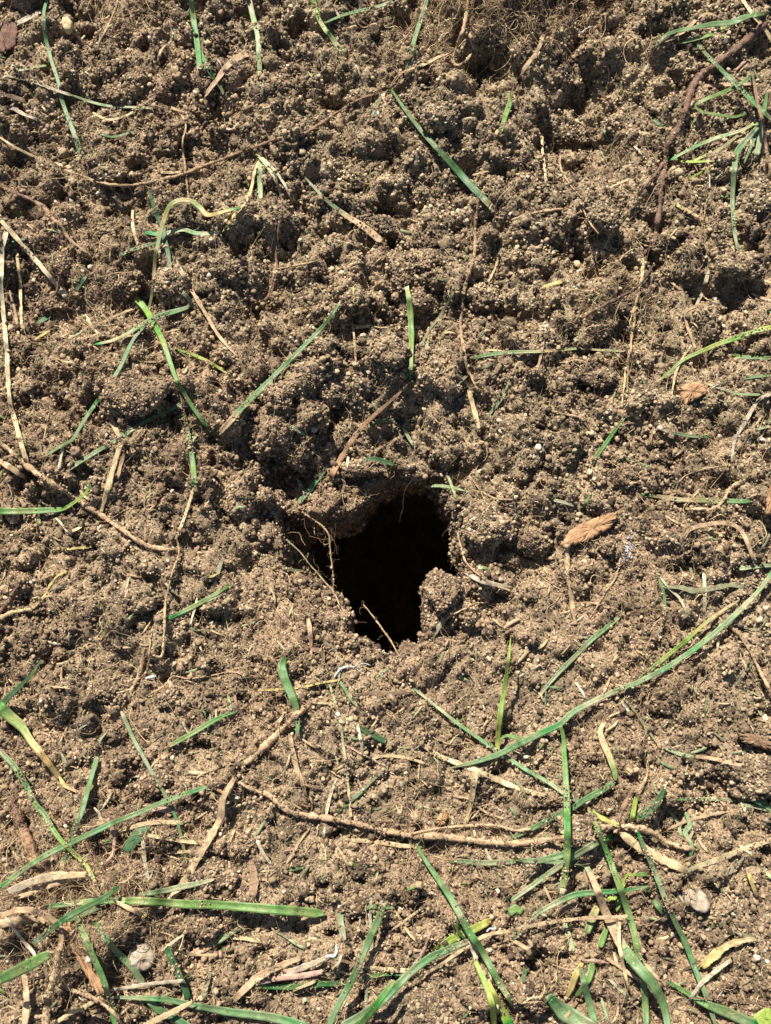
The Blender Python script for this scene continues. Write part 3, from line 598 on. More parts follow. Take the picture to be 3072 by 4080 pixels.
# ------------------------------------------------------------------ every strand traced from the photo
# kind | grid square | colour(s) | widths | options | trace | label      (kind P starts a thing with parts, small letters are its parts)
TABLE = """
S|00|gy|40|-|110,160 230,100 340,40|wide pale straw slip slanting up beside the reddish bark flake
R|00|tn|12,16,12|-|765,0 740,80 690,190 650,260 630,340|short tan root hanging down from the top edge
S|00|gy|20,30,22|-|0,700 80,705 150,740 230,770|crumpled grey dead leaf strip with a dark end
S|00|dk>br|34,44,30|-|0,620 60,625 170,660|short dark rotten stick under the thin pale blade
G|00|ol|14|-|740,460 820,400|tiny olive clipping below the short hanging root
G|00|pg|16,22|-|120,460 200,445 300,425|short pale green clipping beside the thin pale blade
S|00|st|14,22,16|-|600,730 690,775 780,765 870,725|limp greenish straw curve just below the thin pale blade
G|00|bg|14,18,12|-|610,850 700,885 760,885 870,850|wavy blue green sliver under the limp straw curve
S|00|tn|20,22,16|-|1080,685 1150,715 1235,740|short tan straw at the end of the thin pale blade
R|00|tn|14,18,12|-|1180,750 1205,820 1185,920 1195,1040 1210,1170 1225,1300 1250,1420 1290,1450|thin upright tan root crossed by the long trailing root
S|00|st>tn|14,24,14|-|985,1115 1100,1120 1240,1115|flat pointed straw touching the long trailing root
S|00|st|14,20,22|-|0,890 100,955 220,1015 340,1055 460,1085|straight pale straw sloping down to the long trailing root
G|00|ow>pg|22,20,16|-|0,480 90,500 200,525 330,575 450,615 600,665 720,690 880,697 1010,705|thin pale green blade running sideways under a long blue green one
G|00|bg|18,24,26,42|c|305,-10 285,90 295,230 330,380 375,520 400,640 440,760 490,890 545,1050|long blue green blade widening to a pale square end
G|00|g>bg|26,30,18|-|1275,290 1320,380 1375,490 1430,570 1460,640|narrow green blade tucked under the torn white blade end
G|00|lg>bg|30,40,34|c|1240,-10 1255,120 1270,220 1285,330 1295,450|upright green blade from the top edge with torn white end
S|00|tn|60,50,34,24|-|1600,350 1530,390 1470,440 1410,520 1350,600 1310,680|broad crumpled tan dead leaf below the torn white blade end
G|00|pg|34,36,30|c|1615,-10 1640,110 1670,220 1680,380 1685,490|pale upright blade between torn white end and yellowish blade
S|00|st|18,24,20|-|860,1350 860,1450 880,1540 910,1620|faded olive straw standing beside the small dark green blade
G|00|bg|20,26,16|-|770,1660 860,1620 960,1590 1030,1570|blue green sliver passing under the arched yellow blade
G|00|pg|30,38,30,34|-|940,1510 1060,1520 1180,1490 1280,1515 1440,1515|crumpled pale green strip lying across the arched yellow blade
G|00|dg|14,36,34,24|-|960,1210 990,1310 1020,1400 1055,1470 1070,1560 1090,1640 1110,1780|small dark green blade behind the arched yellow blade
S|00|yl>st|20,26,18|-|1440,1510 1500,1420 1580,1330 1630,1220 1650,1120 1680,1040|thin yellow straw climbing from the crumpled pale green strip
R|00|rr>tn|26,30,22|-|0,1205 100,1255 200,1295 280,1345 340,1415 400,1470 440,1540 510,1600 590,1660|reddish brown root with a peeled tan end
R|00|tn>br|22,24,26,22,16|p0.6|420,1105 520,1135 640,1180 760,1200 900,1195 1050,1165 1200,1125 1320,1075 1450,1030 1560,985 1666,950 1800,900 1960,870 2080,800 2200,720 2320,650 2420,615 2520,600|long trailing brown root sweeping across the upper soil
G|00|ol>yl|16,24,30,36,34,20|l0,1,3,5,3,1|965,2010 985,1910 1000,1770 1010,1660 1030,1560 1060,1440 1100,1340 1160,1300 1240,1305 1300,1350 1350,1395 1460,1370 1560,1345|arched yellow blade folded over on itself
G|00|dg|26,28,18|-|0,1570 90,1560 170,1550|short dark green blade crossing two straws at the edge
S|01|st|24,26,20|-|110,-10 130,150 135,300 140,450|straight straw standing beside the bleached long straw
S|01|tn|22,24,18|-|70,250 100,370 120,510|slim tan straw next to the bleached long straw
S|00|st>wh|30,34,38|l1|-20,1400 60,1490 130,1570 210,1660 320,1790 440,1935|thick straight pale straw ending at the red root curl
S|01|wh>st|36,34,32,40|l1|40,-150 15,0 12,200 28,400 45,600 55,800 70,960 110,1100 150,1250 190,1370|bleached white long straw down the edge
G|10|pg|20,26,14|-|930,-10 800,40 680,70 560,100 440,150|green blade lying nearly level along the top edge
G|10|yg>pg|24,28,34,42|c|365,-10 390,100 440,190 500,270 560,355|yellowish green blade with a blunt white end
G|10|bg|26,30,28|-|1105,-10 1075,90 1045,180 1015,280 1000,380 970,460|narrow blue green blade reaching the bent straw
G|10|ol|24,28,16|-|850,570 800,640 760,720 735,790|dull dark olive blade under the bent straw joint
S|10|og>st|16,20,26,18|-|865,560 920,490 980,455 1080,420 1180,370 1270,335|bent straw with an orange joint at the big blade
R|10|tn|24,28,30,22|l1|1370,-10 1355,120 1325,230 1290,320 1270,400 1310,425 1360,390 1390,350|hooked tan root coming down from the top edge
G|10|g>dg|16,28,44,52,48|cl1,1,1|870,580 930,670 1010,780 1100,890 1200,1000 1300,1110 1400,1220 1460,1280 1530,1360|biggest dark green blade of the upper soil with white tip
G|10|ol>bg|14,26,44,56|d0.48:tn|310,1150 370,1215 430,1280 500,1340 580,1400 690,1470 810,1570|green blade whose wider half has turned tan
G|10|pg|36,40,30|-|25,1040 20,1150 25,1300|pale green strip under two white straws
S|10|pg>wh|22,26,20|-|10,1010 80,1100 130,1190 165,1290|white green straw joined to the red thread root
S|10|wh|18,22,14|-|30,1020 120,1110 180,1200 235,1320|white straw fanning out from its twin
R|10|rr|16,20,14|-|165,1290 155,1380 140,1500 125,1660 130,1760 100,1880 60,1990|red thread root hanging below two white straws
G|10|lg|30,36,24|-|1630,600 1640,660 1610,750 1580,860|short green blade standing on the soil of the upper middle
S|10|st|30,38,30|-|905,835 920,880 935,930|small flat tan straw chip beside the biggest dark blade
G|10|ol|18,22|-|40,520 30,620|tiny olive clipping below the pale upright blade
S|10|br|18,22,16|-|0,680 45,682 90,685|small brown straw touching the edge of a dark pit
R|10|br>tn|20,24,28,26,22|p0.6|1440,1240 1430,1350 1415,1440 1415,1560 1405,1660 1370,1790 1340,1890 1330,2010 1320,2140 1345,2280 1360,2380 1400,2460 1430,2530|upright tan root above the hole with a forked side branch
r|11|tn|20,16|-|1570,0 1540,90 1480,190 1380,240 1345,270|
R|20|tn|22,26,18|-|-26,1430 100,1385 220,1365 340,1350|straight tan root lying level beside the forked root
S|20|st|18,24,20|-|180,840 185,980 200,1100 215,1250|upright faded straw below the dark pit
R|20|tn|12,16,12|-|305,970 300,1080 340,1160 400,1240 445,1285|thin bent root beside the upright faded straw
R|20|tn|10,12,10|-|450,1360 490,1440 550,1520|hair thin root below the thin bent root
S|20|st|14,18,14|-|600,1225 680,1190 760,1155|short thin straw pointing at the thick dark root
S|20|wh|16|-|760,930 825,995|tiny pale straw beside the thick dark root
S|20|st|18|-|825,860 910,870|tiny tan straw lying level near the thick dark root
G|20|dg|24,28,16|-|875,745 920,790 980,840|short dark blade pointing into the thick dark root
G|20|pg|16,20,14|-|580,840 610,900 640,965|thin pale clipping above the small straws
S|20|tn|26,30,32,24|l2,1|190,220 170,290 140,350 80,430 30,510|jointed tan stub hanging from the root mat
S|20|st|16,20,16|-|430,520 370,600 310,660 255,720|straw lying in the dark pit under the root mat
S|20|yl>tn|24,32,26|-|1030,1310 1100,1355 1170,1395 1230,1425|broad yellow brown straw beside the thick dark root
S|20|br|14,18,14|-|1160,870 1160,970 1170,1060 1190,1110|thin brown stem crossing a pale blade of the tuft
R|20|rr|16,20,14|-|1060,1480 1140,1520 1210,1580|short reddish root below the yellow brown straw
R|20|pk|16,20|-|1420,470 1460,435 1500,400|short pinkish root beside the pale blue blade
S|20|tn|20,26,18|-|950,280 1050,240 1130,180 1190,120 1250,90 1310,105|curled tan dead leaf under the twisted green blade
S|20|st|28,32,30|l1|1470,-10 1540,90 1610,180 1680,280|straight pale straw crossing the twisted green blade
S|20|tn|22,26,16|-|1230,560 1400,550 1600,545|tan straw lying level behind the looped leaf
P|20|tuft||1600,790|uprooted grass tuft with blades spreading from one crown|grass_tuft|grass tuft
g|20|g|30,26,20|l2,1|1610,780 1625,700 1640,600|
g|20|bg|16,18,12|l1|1600,800 1560,900 1520,990 1490,1060|
g|20|yg>ol>yg|14,20,16|l1|1560,790 1450,880 1330,970 1240,1010 1160,1045|
g|20|lg|14,24,26,22,18,16|l3,4,1|1540,490 1440,560 1330,610 1230,650 1180,685 1195,710 1230,730 1330,745 1420,760 1510,735|
g|20|pg|22,26,18|l2,1|1600,795 1450,855 1300,900 1150,965 1010,1040|
g|20|bg>pg|26,44,38,30,26,22|l2,2,1|1600,800 1540,870 1470,950 1435,1010 1430,1080 1420,1180 1415,1300 1420,1400 1430,1520 1460,1660|
g|20|pg|26,36,36|cl3,1|1610,760 1600,860 1585,950 1565,1040|
g|20|bg|24,34,36|l3,4|1190,290 1290,400 1400,510 1500,610 1590,700 1680,790|
s|20|br|20,24,18|l4,3,1|1540,460 1560,560 1580,680 1610,790 1625,900 1640,1000 1635,1080|
G|20|yg|20,22,14|-|1300,1045 1180,1050 1060,1045|yellow green clipping lying under the tuft blades
G|20|yg|14,16|-|1280,1080 1200,1125 1130,1165|tiny yellow green sliver below the tuft
G|20|lg|18,24,16|-|1390,165 1290,220 1180,255 1050,285|narrow green strip under the twisted green blade
G|20|g>bg|18,34,46,40,32,30,24,12|l3,2,1t1|1680,80 1600,90 1500,115 1400,150 1280,160 1150,185 1050,205 970,240 930,310|twisted green blade in the top corner by the dark root
P|20|root||1600,170|thick dark root with bark peeled to pale wood|thick_root|root
r|20|rr|44,54,56,52,54,46,36,26|p0.8|1640,140 1540,230 1450,310 1370,370 1290,430 1220,490 1160,560 1130,640 1100,740 1050,850 1000,940 980,1040 965,1150 950,1260 940,1370 925,1480 905,1600 890,1700|main_stem
r|21|st>og|30,26,28,24,26,18|p0.3|850,0 825,150 800,270 780,350 780,430 765,500 755,600 740,680 735,800 735,890|peeled_wood
r|21|dk>rr|26,22,22,18|l2,1|915,40 850,140 790,210 700,260 620,300 530,350 430,410|lateral_root
r|20|rr|22,18,14|l1|965,1060 900,1150 850,1210|lateral_root
r|21|st|18,14,10|-|725,720 715,830 705,920 700,1010|lateral_root
G|11|g>st|22,28,22,16,14|-|1390,665 1520,640 1666,625 1840,620 1990,610 2100,600 2210,610 2390,618|thin level blade turning straw coloured before the peeled root
S|21|yl|40,36|-|190,210 240,190 300,170|short bright yellow leaf scrap
S|21|ol|14,18,14|-|330,320 345,420 340,530 335,640|upright olive stem standing over the thin level blade
S|21|tn|20,22,16|-|190,550 175,640 155,725|tan straw crossing the thin level blade
S|21|wh|26,30|-|1260,100 1240,180|pale straw chip above the yellow streak blade
S|21|wh|24,26|-|1220,240 1180,320|pale straw scrap beside the curved grey stem
S|21|tn|18,22,20,16|-|1240,300 1150,340 1110,370 1120,450 1160,560 1190,650 1215,710|curved grey tan stem crossing the yellow streak blade
G|21|yg>lg|34,36,32,24,14|l1|1680,460 1560,490 1450,530 1330,570 1200,625 1090,680 1000,760 925,820|bright yellow streak blade by the bark cube
S|21|st|14,18,12|-|1150,580 1090,670 1050,760 1025,880 1015,960|slender straw crossing the tip of the yellow streak blade
G|21|g|20,32,30|-|1390,630 1480,655 1580,660 1680,665|green blade stub at the edge below the yellow streak blade
S|21|st|20,24|-|1560,150 1670,170|pale straw stub at the edge above the curved stem
S|21|tn|18,22,20|-|1540,245 1600,270 1670,290|tan straw stub at the edge above the yellow streak blade
G|21|lg|20,30,28|-|720,1040 640,1150 570,1250 505,1335|straight green clipping below the peeled root tip
G|21|ol|18,26,20|-|930,1120 1050,1150 1170,1170 1270,1170|olive level clipping below the bark cube
G|21|bg|16,22,16|-|710,1300 800,1340 890,1375|small blue green clipping sloping below the straight clipping
S|21|og|24,26|-|890,1130 885,1190 875,1250|little orange straw beside the olive clipping
R|21|tn|12,14,12|-|230,1000 350,1030 430,1050 480,1110 530,1180|thin pale root arching above the straight green clipping
R|21|tn|12|-|590,1310 650,1350 700,1390|hair root below the straight green clipping
G|21|ow|20,24,20|-|240,1580 310,1595 390,1620|faded clipping on soil above the orange bark chunk
G|21|lg|16,18|-|500,1530 470,1590 445,1650|yellowish sliver beside the faded clipping
R|21|tn|10,12,10|-|1420,1350 1300,1370 1200,1390 1110,1425 1055,1490 1060,1560|thread root curving above the two tone blade
S|21|gy|34,30,24,18|-|1670,890 1590,930 1540,1000 1490,1090 1430,1200 1410,1330|grey bent dead leaf below the white green stem
G|21|pg|16,18,16|-|1250,830 1370,870 1460,895 1600,900|white green stem touching the bark cube
G|21|bg|20,18|-|1670,775 1560,785 1470,800|short blue green blade at the edge above the white green stem
G|21|pg|16|-|1550,1130 1666,1105|small pale clipping at the edge beside the grey dead leaf
G|21|og>g|22,34,40,40,32|t0.4|830,1545 940,1560 1080,1580 1250,1585 1400,1590 1540,1590|two tone blade with an orange end and green end
R|21|tn|34,30,22,16|l1|1480,1460 1400,1510 1360,1580 1300,1635 1220,1640 1110,1640|tan root looping over the two tone blade
S|01|tn|20,26,20|-|650,445 760,385 920,320|tan straw in the dark hollow behind the lime blade
R|01|rr|20,26,22,18|-|390,110 370,230 280,290 230,340 200,410|red root curl beside the thick pale straw
S|01|st|18,20|-|560,390 600,460 650,520|short straw near the straw coloured blade tip
R|01|tn|10,12,10|-|700,590 620,680 540,760 500,830|thread root under the crossing blades
G|01|dg|24,28,20|-|560,130 520,190 480,250|short dark clipping at the end of the thick pale straw
G|01|dg|30,38|-|245,440 275,420 310,400|tiny dark green leaf scrap below the red root curl
S|01|yl|20,26,18|-|230,540 280,510 330,480|yellowish straw scrap below the dark green scrap
G|01|bg>g|22,30,30,26,22|l2,1,1|960,430 880,520 830,610 780,720 700,850 640,930 570,1030 520,1110 470,1190 390,1235 290,1300|long slender blade slanting down from the crossing blades
G|01|yg>lg>g|44,42,36,30,28,24|l2,2,1|870,260 950,355 1010,460 1060,560 1100,680 1140,790 1200,900 1270,1010 1345,1115|lime green blade with a square cut upper end
G|01|bg>bg>st|30,34,42,36,28,16|l2,3,1t0.8|1185,235 1230,290 1220,330 1150,355 1050,385 950,430 850,490 740,545 610,575|hooked blue green blade lying over the lime blade
S|01|tn|34,30,26,16|l1|1140,50 1200,140 1260,250 1330,370 1400,490 1470,580 1540,650|tapered tan straw above the pale yellow clipping
G|01|yg|16,24,18|-|1130,600 1250,640 1360,690 1480,765|pale yellow green clipping below the tapered tan straw
S|01|tn|34,42,36|-|700,1000 740,1100 780,1180|broad tan straw under the blue green blade
S|01|tn|26,30,26|-|805,1280 785,1350 765,1430|tan straw lying against a longer broad one
S|01|st|40,46,42|-|785,1210 740,1360 690,1540 650,1660|long broad fibrous straw pointing to the fuzzy root
G|01|bg|22,32,30,34|c|1170,960 1100,1000 1000,1045 900,1100 780,1180 660,1250 560,1310 450,1380|straight blue green blade with a frayed lower end
G|01|g>lg|18,30,38,44|c|1175,960 1205,1070 1225,1180 1245,1300 1258,1420 1258,1510|hanging green blade with a square cut end
S|01|st|22,26,22|-|1255,1515 1215,1640 1180,1740 1145,1820|straw hanging below the square cut blade
S|01|gy|18,22|-|560,1430 630,1440 700,1450|grey straw level beside the broad fibrous straw
S|01|wh|18,22|-|640,1215 675,1175 710,1135|pale splinter beside the straight blue green blade
S|01|wh|16,20|-|410,1240 395,1310 380,1380|pale splinter below the slender blade tip
S|01|tn|12,16|-|930,1650 960,1615 1030,1620|curled tan sliver below the straight blue green blade
R|01|tn|38,42,44,40,36,40,30|p0.6|0,1210 100,1290 190,1370 300,1450 420,1530 560,1620 700,1710 800,1780 900,1850 1000,1890 1130,1910|fuzzy thick tan root sloping across the middle soil
S|01|tn|44,46,36|-|-10,1320 80,1380 170,1440|short thick straw stub beside the fuzzy thick root
G|01|lg>lg>yg|46,46,44,24,14|l1,1,3|-15,1655 150,1655 300,1650 410,1640 500,1585 560,1530 590,1480|broad green blade at the edge with a yellow bent tip
G|11|g>bg|16,30,34,40,44,46|d0.82:tnl1|550,285 480,390 400,490 300,590 200,690 100,790 0,890 -100,990 -180,1080 -260,1170|long dark blue green blade with dry torn tan end
G|11|lg|18,30,46,42,30|cl0,3,4,2|985,815 998,770 1000,640 1000,520 995,400 985,280 970,200|stiff green blade standing over the clod above the hole
S|11|br>og|24,34,40,50|l1|980,820 900,910 800,1000 700,1090 620,1190 550,1300 480,1430|banded brown dead stem pointing down to the hole
S|11|ol|18,24,18|-|1285,210 1240,300 1180,400 1110,490 1055,600|olive straw beside the stiff standing blade
G|11|pg|24,28,20|-|1105,520 1100,590 1098,660|short pale clipping at the foot of the olive straw
S|11|tn|16,20,14|-|615,430 630,520 635,620 645,710|thin tan straw hanging beside the clod above the hole
S|11|st|26,28|-|640,465 690,460 735,455|pale straw chip above the clod above the hole
G|11|bg|18,22,14|-|720,1105 830,1065 940,1040|shaded thin blade beside the banded dead stem
G|11|dg|18,34,28|l3|700,1320 760,1315 820,1330 890,1355|dark green blade stub on the upper lip of the hole
G|11|ow|26,36,36|-|470,1350 400,1440 330,1530 270,1600|grey green split blade at the upper lip of the hole
S|11|wh|22,26,20|-|595,1290 580,1370 555,1460|pale straw beside the end of the banded dead stem
G|11|ol|24,28|-|495,1210 500,1270 505,1340|olive stub behind the banded dead stem
G|11|pg|20,26,20|-|945,1110 985,1180 1030,1250|pale shredded clipping in the shade above the hole
S|11|st|34,46,30|-|1375,870 1400,980 1440,1120|wide pale wood splinter beside the forked root end
G|11|pg|22,26,20|-|1620,870 1560,960 1475,1065|pale green clipping beside the wide wood splinter
G|11|ol|22,26|-|1430,535 1465,495 1500,455|olive clipping beside the forked tan root
G|11|ol|14,18|-|1430,740 1540,695|thin olive clipping below the level blade
G|11|ol|18,22|-|1300,835 1365,770|olive sliver beside the forked root end
S|11|tn|20,22|-|200,800 250,780 300,760|tan straw by the long dark blue green blade
G|11|ol|16|-|115,880 210,830|olive sliver under the long dark blue green blade
G|11|ol|14,16|-|95,720 97,840 95,960|upright olive stem crossing the long dark blue green blade
R|11|tn|16,18,14|-|130,0 115,100 85,220 55,330|straight tan root below the red thread root
R|11|tn|14,18,12|-|400,28 270,60 130,85|tan side root meeting the straight tan root
G|11|pg|20,28,20|-|220,1100 265,1130 310,1160|pale straw scrap at the edge of the shaded hollow
R|11|ol|12,14|l1|400,1150 380,1230 310,1290 240,1300|curved olive rootlet below the pale straw scrap
S|11|st|18,24,16|-|1210,1215 1255,1195 1300,1190|pale curved husk above the hole
R|11|tn|12,16,12|-|1400,1450 1450,1520 1540,1570 1660,1580|arched tan root beside the hole
G|11|pg|20,26,20|l1|1090,1495 1170,1490 1260,1500 1360,1525|pale green blade jutting over the upper corner of the hole
G|11|pg|20,22,16|l2|1240,1430 1265,1500 1290,1570|upright clipping crossing the jutting pale blade
R|12|tn|12,16,14,12|l3,2,1b|290,0 380,60 440,110 470,160 475,260 490,380 495,490|bent hairy root hanging across the mouth of the hole
R|12|ol>tn|10,12,14|l2,1b|190,180 280,260 350,350 420,430 490,510 540,610|thin straight root crossing the dark shelf of the hole
G|12|ol|16,24,14|-|160,375 230,378 310,385|straw coloured clipping on the shaded shelf of the hole
R|12|tn|12,14,12|b|690,600 770,700 850,810 920,930|thin root reaching down inside the dark hole
S|02|st|14,18,14|-|720,890 780,880 835,875|small pale straw lying level beside the broken root twig
S|02|st|24,28|-|1270,1430 1345,1430|pale straw chip touching the bright green clipping
S|02|yl|16,22,18|-|400,245 490,235 590,225|pale yellow straw below the fuzzy thick root
S|02|st|14,18|-|320,1130 460,1140|small straw above the dark stick
G|02|pg|20,22|-|1480,1190 1490,1240 1500,1290|pale clipping standing above the bright green clipping
S|02|st|24,28,20|-|440,140 490,115 540,90|short tan straw under the fuzzy thick root
S|02|wh|18,22|-|365,40 410,90 440,130|bleached straw beside the broad green blade
G|02|lg|26,28|-|235,20 250,50 262,85|small green stub below the broad green blade
S|02|br|20,50,26|-|1290,220 1250,280 1220,330|small brown dead leaf by the fuzzy root end
R|02|yl>tn|22,30,32,34,34|p0.4|430,390 370,420 320,490 280,560 220,620 150,640 80,650 0,690|crooked yellow tan root at the edge
R|02|rr|28,32,28|p0.3|120,470 70,560 -10,660|dark red root stub beside the crooked yellow root
G|02|pg|26,40,40,30|-|1420,540 1300,590 1180,660 1090,690|pale blue blade lying under the bright green one
G|02|lg|18,30,32,24|-|1505,470 1400,530 1300,590 1200,640 1100,690|bright green blade near the lower shelf of the hole
G|02|ow|26,32,24|-|1440,310 1410,400 1370,520|grey green blade pointing at the bright green blade
S|02|yl|18,24|-|1460,380 1410,400 1360,425|yellowish straw crossing the grey green blade
R|02|tn>st|16,18,18,22,22,16|l1|1145,160 1160,260 1120,380 1090,500 1070,620 1065,780 1050,930 990,930|long upright tan root below the fuzzy root end
S|02|wh|16,20,14|-|1280,560 1260,640 1235,725|thin pale straw crossing the bright green blade
R|02|tn|36,32,28,26|-|935,880 920,1000 885,1090 850,1160 850,1230|broken tan root twig standing in a crack
R|02|tn|10,14,10|-|990,740 970,880 965,990 940,1060|hair root beside the broken root twig
R|02|tn|10,12,10|-|1666,1070 1500,1035 1350,1065 1220,1080 1120,1065 1060,1130 950,1190|long hair root wandering past the broken twig
G|02|dg|10,24,38,48|l12,8,3|265,965 200,1060 120,1140 50,1210 -10,1270|dark green blade tip leaning in from the edge
S|02|dk|20,32,24|-|460,1390 560,1370 680,1350|short dark stick lying on smooth soil
G|02|lg|14,30,36,34,30|l1|1530,1295 1440,1325 1340,1380 1230,1445 1090,1520|vivid green clipping below the hole
P|02|leaf||0,1280|yellowing folded leaf with a dry twisted end|folded_leaf|leaf
g|02|lg>yl|80,74,52,48,40,36|l6,4,2,1|-20,1250 60,1320 140,1390 200,1480 270,1570 340,1660 400,1740|leaf_sheath
s|02|yl>tn|36,26,14|l1|395,1735 430,1780 510,1815|dry_tip
G|02|bg|28,28,24,20,16|l1|785,1290 830,1390 870,1480 920,1570 970,1660 1030,1760 1090,1870 1140,1980 1170,2080 1195,2190 1215,2320|very long thin blade hanging under the level blue blade
G|12|bg>g|18,22,18,8|l1|540,1100 585,1175 630,1250|small green sliver beside the long pale straws
S|12|yl|14,18,16|-|530,1090 400,1110 260,1140 0,1155|thin pale yellow straw passing behind the wide folded blade
S|12|pg>st|18,20,22,20|-|465,1100 505,1230 540,1370 560,1500 590,1760 610,1980|long pale straw running down from the thin yellow one
S|12|br|24,32,34,26|-|620,1190 750,1175 870,1175 1010,1170|olive brown striped straw level below the hole
S|12|tn>og|36,34,20,12|-|330,690 345,780 350,870 352,1010|upright orange tan straw on the lower shelf
S|12|br|26,34,34,28|-|250,770 300,870 420,910 425,1010|crooked dark dead leaf beside the upright orange straw
S|12|tn|30,42,40,24|-|215,1450 235,1560 260,1659 290,1740 320,1840|dry tan leaf hanging under the wide folded blade
G|12|dg|26,46,40|-|640,1380 720,1430 840,1490|wide dark clipping under a pale straw
S|12|wh|30,32,26|-|650,1380 665,1450 685,1530|pale straw lying across the wide dark clipping
G|12|g>g>bg|44,64,64,58,44,30,26|l2,5,6,4,2t0.7|180,940 162,1010 190,1110 230,1200 255,1280 265,1380 258,1480|wide folded green blade arching over the soil
R|12|tn|52,50,54,48|p0.3|310,1265 200,1370 100,1470 0,1570 -90,1640|fuzzy tan root crossing the wide folded blade
S|12|ow|22,26,18|-|440,840 470,870 500,900|pale chip on the lower lip of the hole
G|12|ol|16,22|-|1180,980 1195,940 1210,900|olive clipping on the slope beside the hole
G|12|ol|14,16|-|1420,870 1422,920 1420,970|upright olive sliver on the smooth slope
S|12|wh|18,24|-|1440,1215 1460,1250 1475,1290|pale husk beside the sprout
R|12|tn|14,18,16,14|l2,1|1300,130 1330,260 1370,345 1480,440 1580,490 1670,520|tan root hanging down the side of the hole
S|12|gy|22,46,40,26|-|1310,370 1440,440 1540,470 1650,490|grey green shredded strand beside the hole
G|12|lg|14,20|-|1400,350 1455,358 1510,375|small green clipping above the shredded strand
G|12|pg|16,22,16|-|1210,605 1270,590 1320,570|light green clipping on the pillar beside the hole
S|12|ow|26,38,28|-|1150,800 1190,730 1215,680|olive flat chip on the rim of the hole
R|12|tn|10,12,10|-|1205,750 1230,690 1340,630 1430,590 1560,600|hair root curving round the pillar beside the hole
S|12|st|18,24,20|-|670,1650 750,1600 850,1580 1000,1600 1110,1640|curved pale straw below the striped straw
R|12|pk|14,16,12|-|570,1510 700,1580 840,1650|thin reddish root passing under the curved pale straw
S|12|st|34,42,44,40,30|-|1060,1500 1180,1580 1330,1640 1500,1710 1666,1780 1870,1840|long torn pale straw passing under the sprout
G|22|bg|28,36,34,22|-|680,680 600,750 500,830 400,930 300,1030 220,1120 150,1210|straight blue green blade above the sprout
R|22|tn|44,40,42,38,30|p0.3|340,210 345,330 350,430 370,540 385,640 400,730|upright tan root below the orange bark chunk
R|22|tn|10,14,12|-|690,300 660,420 600,510 545,600 490,690|thin root slanting beside the upright tan root
R|22|tn|10,12|-|390,590 470,585 560,600|little side root by the upright tan root
S|22|tn|16,18|-|940,0 1040,60 1140,110|thin tan straw touching the arched dead leaf
S|22|st|24,26|-|1210,130 1290,135 1370,150|pale straw lying in the arched dead leaf
S|22|tn|22,36,36,34,34,24|l0,3,3,1|1100,180 1140,115 1260,80 1380,75 1460,110 1510,200 1550,310|arched tan dead leaf at the soil crack
G|22|pg|16,20,14|-|930,400 1010,500 1080,570 1135,710|thin pale blade tied with a short upright one
G|22|bg|22,24,16|d0.75:st|920,360 950,450 975,560 978,680|upright clipping with a pale dry tip by the flat olive straw
S|22|ol|22,42,42,40,30|-|970,485 1080,490 1160,510 1270,500 1400,475 1490,490|flat olive straw lying level below the arched leaf
S|22|wh|22,28,24|-|1230,400 1235,550 1230,720|upright pale straw crossing the flat olive straw
S|22|wh|20,24,18|-|1340,690 1325,800 1315,900|pale straw hanging under the longest blade
R|22|tn|22,26,24|-|1390,730 1470,810 1540,920 1600,1040 1670,1180 1700,1250|tan root curving off below the longest blade
G|22|pg|28,26|-|1460,370 1560,355 1680,345|dry pale blade at the edge above the longest blade
S|22|ol|18,22,18|-|690,1190 760,1260 830,1360 900,1460 950,1520|olive straw sloping under the longest blade
G|22|pg|22,28,24|-|980,1530 1080,1570 1170,1590|pale green strip ending in a tan straw
S|22|tn|26,32,28|-|1170,1585 1300,1600 1450,1640 1620,1670|tan straw continuing the pale green strip
S|22|wh|14,18,14|-|20,1075 130,1010 260,960|pale thin straw near the straight blade tip
S|22|wh|18,20|-|400,1100 440,1165 480,1225|pale sliver between the straight and the longest blades
S|22|wh|18,22|-|700,1235 735,1280 770,1325|pale sliver beside the sloping olive straw
S|22|st|16,18|-|810,900 855,935 900,970|pale sliver above the yellow fork of the longest blade
G|22|ol|18,20|-|1440,1130 1490,1050 1540,980|olive clipping beside the curving tan root
P|12|sprout||1550,1600|yellow green sprout standing beside the long blade crossing|sprout|sprout
g|12|yg|30,34,40,36,30,22,8|l0,2,5,8,12,14|1525,1680 1548,1600 1560,1500 1565,1420 1578,1300 1602,1150 1627,980 1645,800|stem
g|12|lg|14,28,30|l3,5,2|1570,1480 1620,1450 1700,1470 1760,1500|leaf
G|12|pg>bg|16,26,28,28,26|l1|1015,1145 1100,1210 1200,1290 1300,1370 1400,1440 1500,1510 1580,1560 1666,1620 1760,1680 1900,1760 2010,1840 2110,1890 2165,1930|long blue green blade running from the striped straw
P|22|fork||0,1520|longest blue green blade of the lower soil with a yellow fork|forked_grass|grass leaf
g|22|st>yg>lg|16,24,30,26|l2,1|1460,570 1350,640 1230,730 1130,820 1020,910 900,1010 800,1090|
g|22|pg>bg|26,36,38,36,34,40,48,40,20|l3,3,2,2,1|1680,370 1640,440 1560,540 1450,650 1340,750 1220,850 1080,950 950,1030 800,1105 650,1165 500,1235 380,1300 290,1380 180,1430 0,1520 -100,1570 -250,1620 -420,1660|
G|22|st>lg|26,46,46,34|l2|585,1365 560,1420 580,1500 620,1590 650,1680 658,1745|yellowed blade section above the sharp kink
G|23|bg|36,44,40,40,36,30|l2,1|650,95 560,150 450,210 370,265 250,320 120,390 -20,455|broad blue green blade bent at a sharp kink
G|13|bg|16,22,18|-|820,20 740,90 650,180 510,300|thin blue green clipping over the long pale straws
S|13|wh|22,24,20|-|515,60 470,200 445,330 430,460|upright white straw crossed by the long root
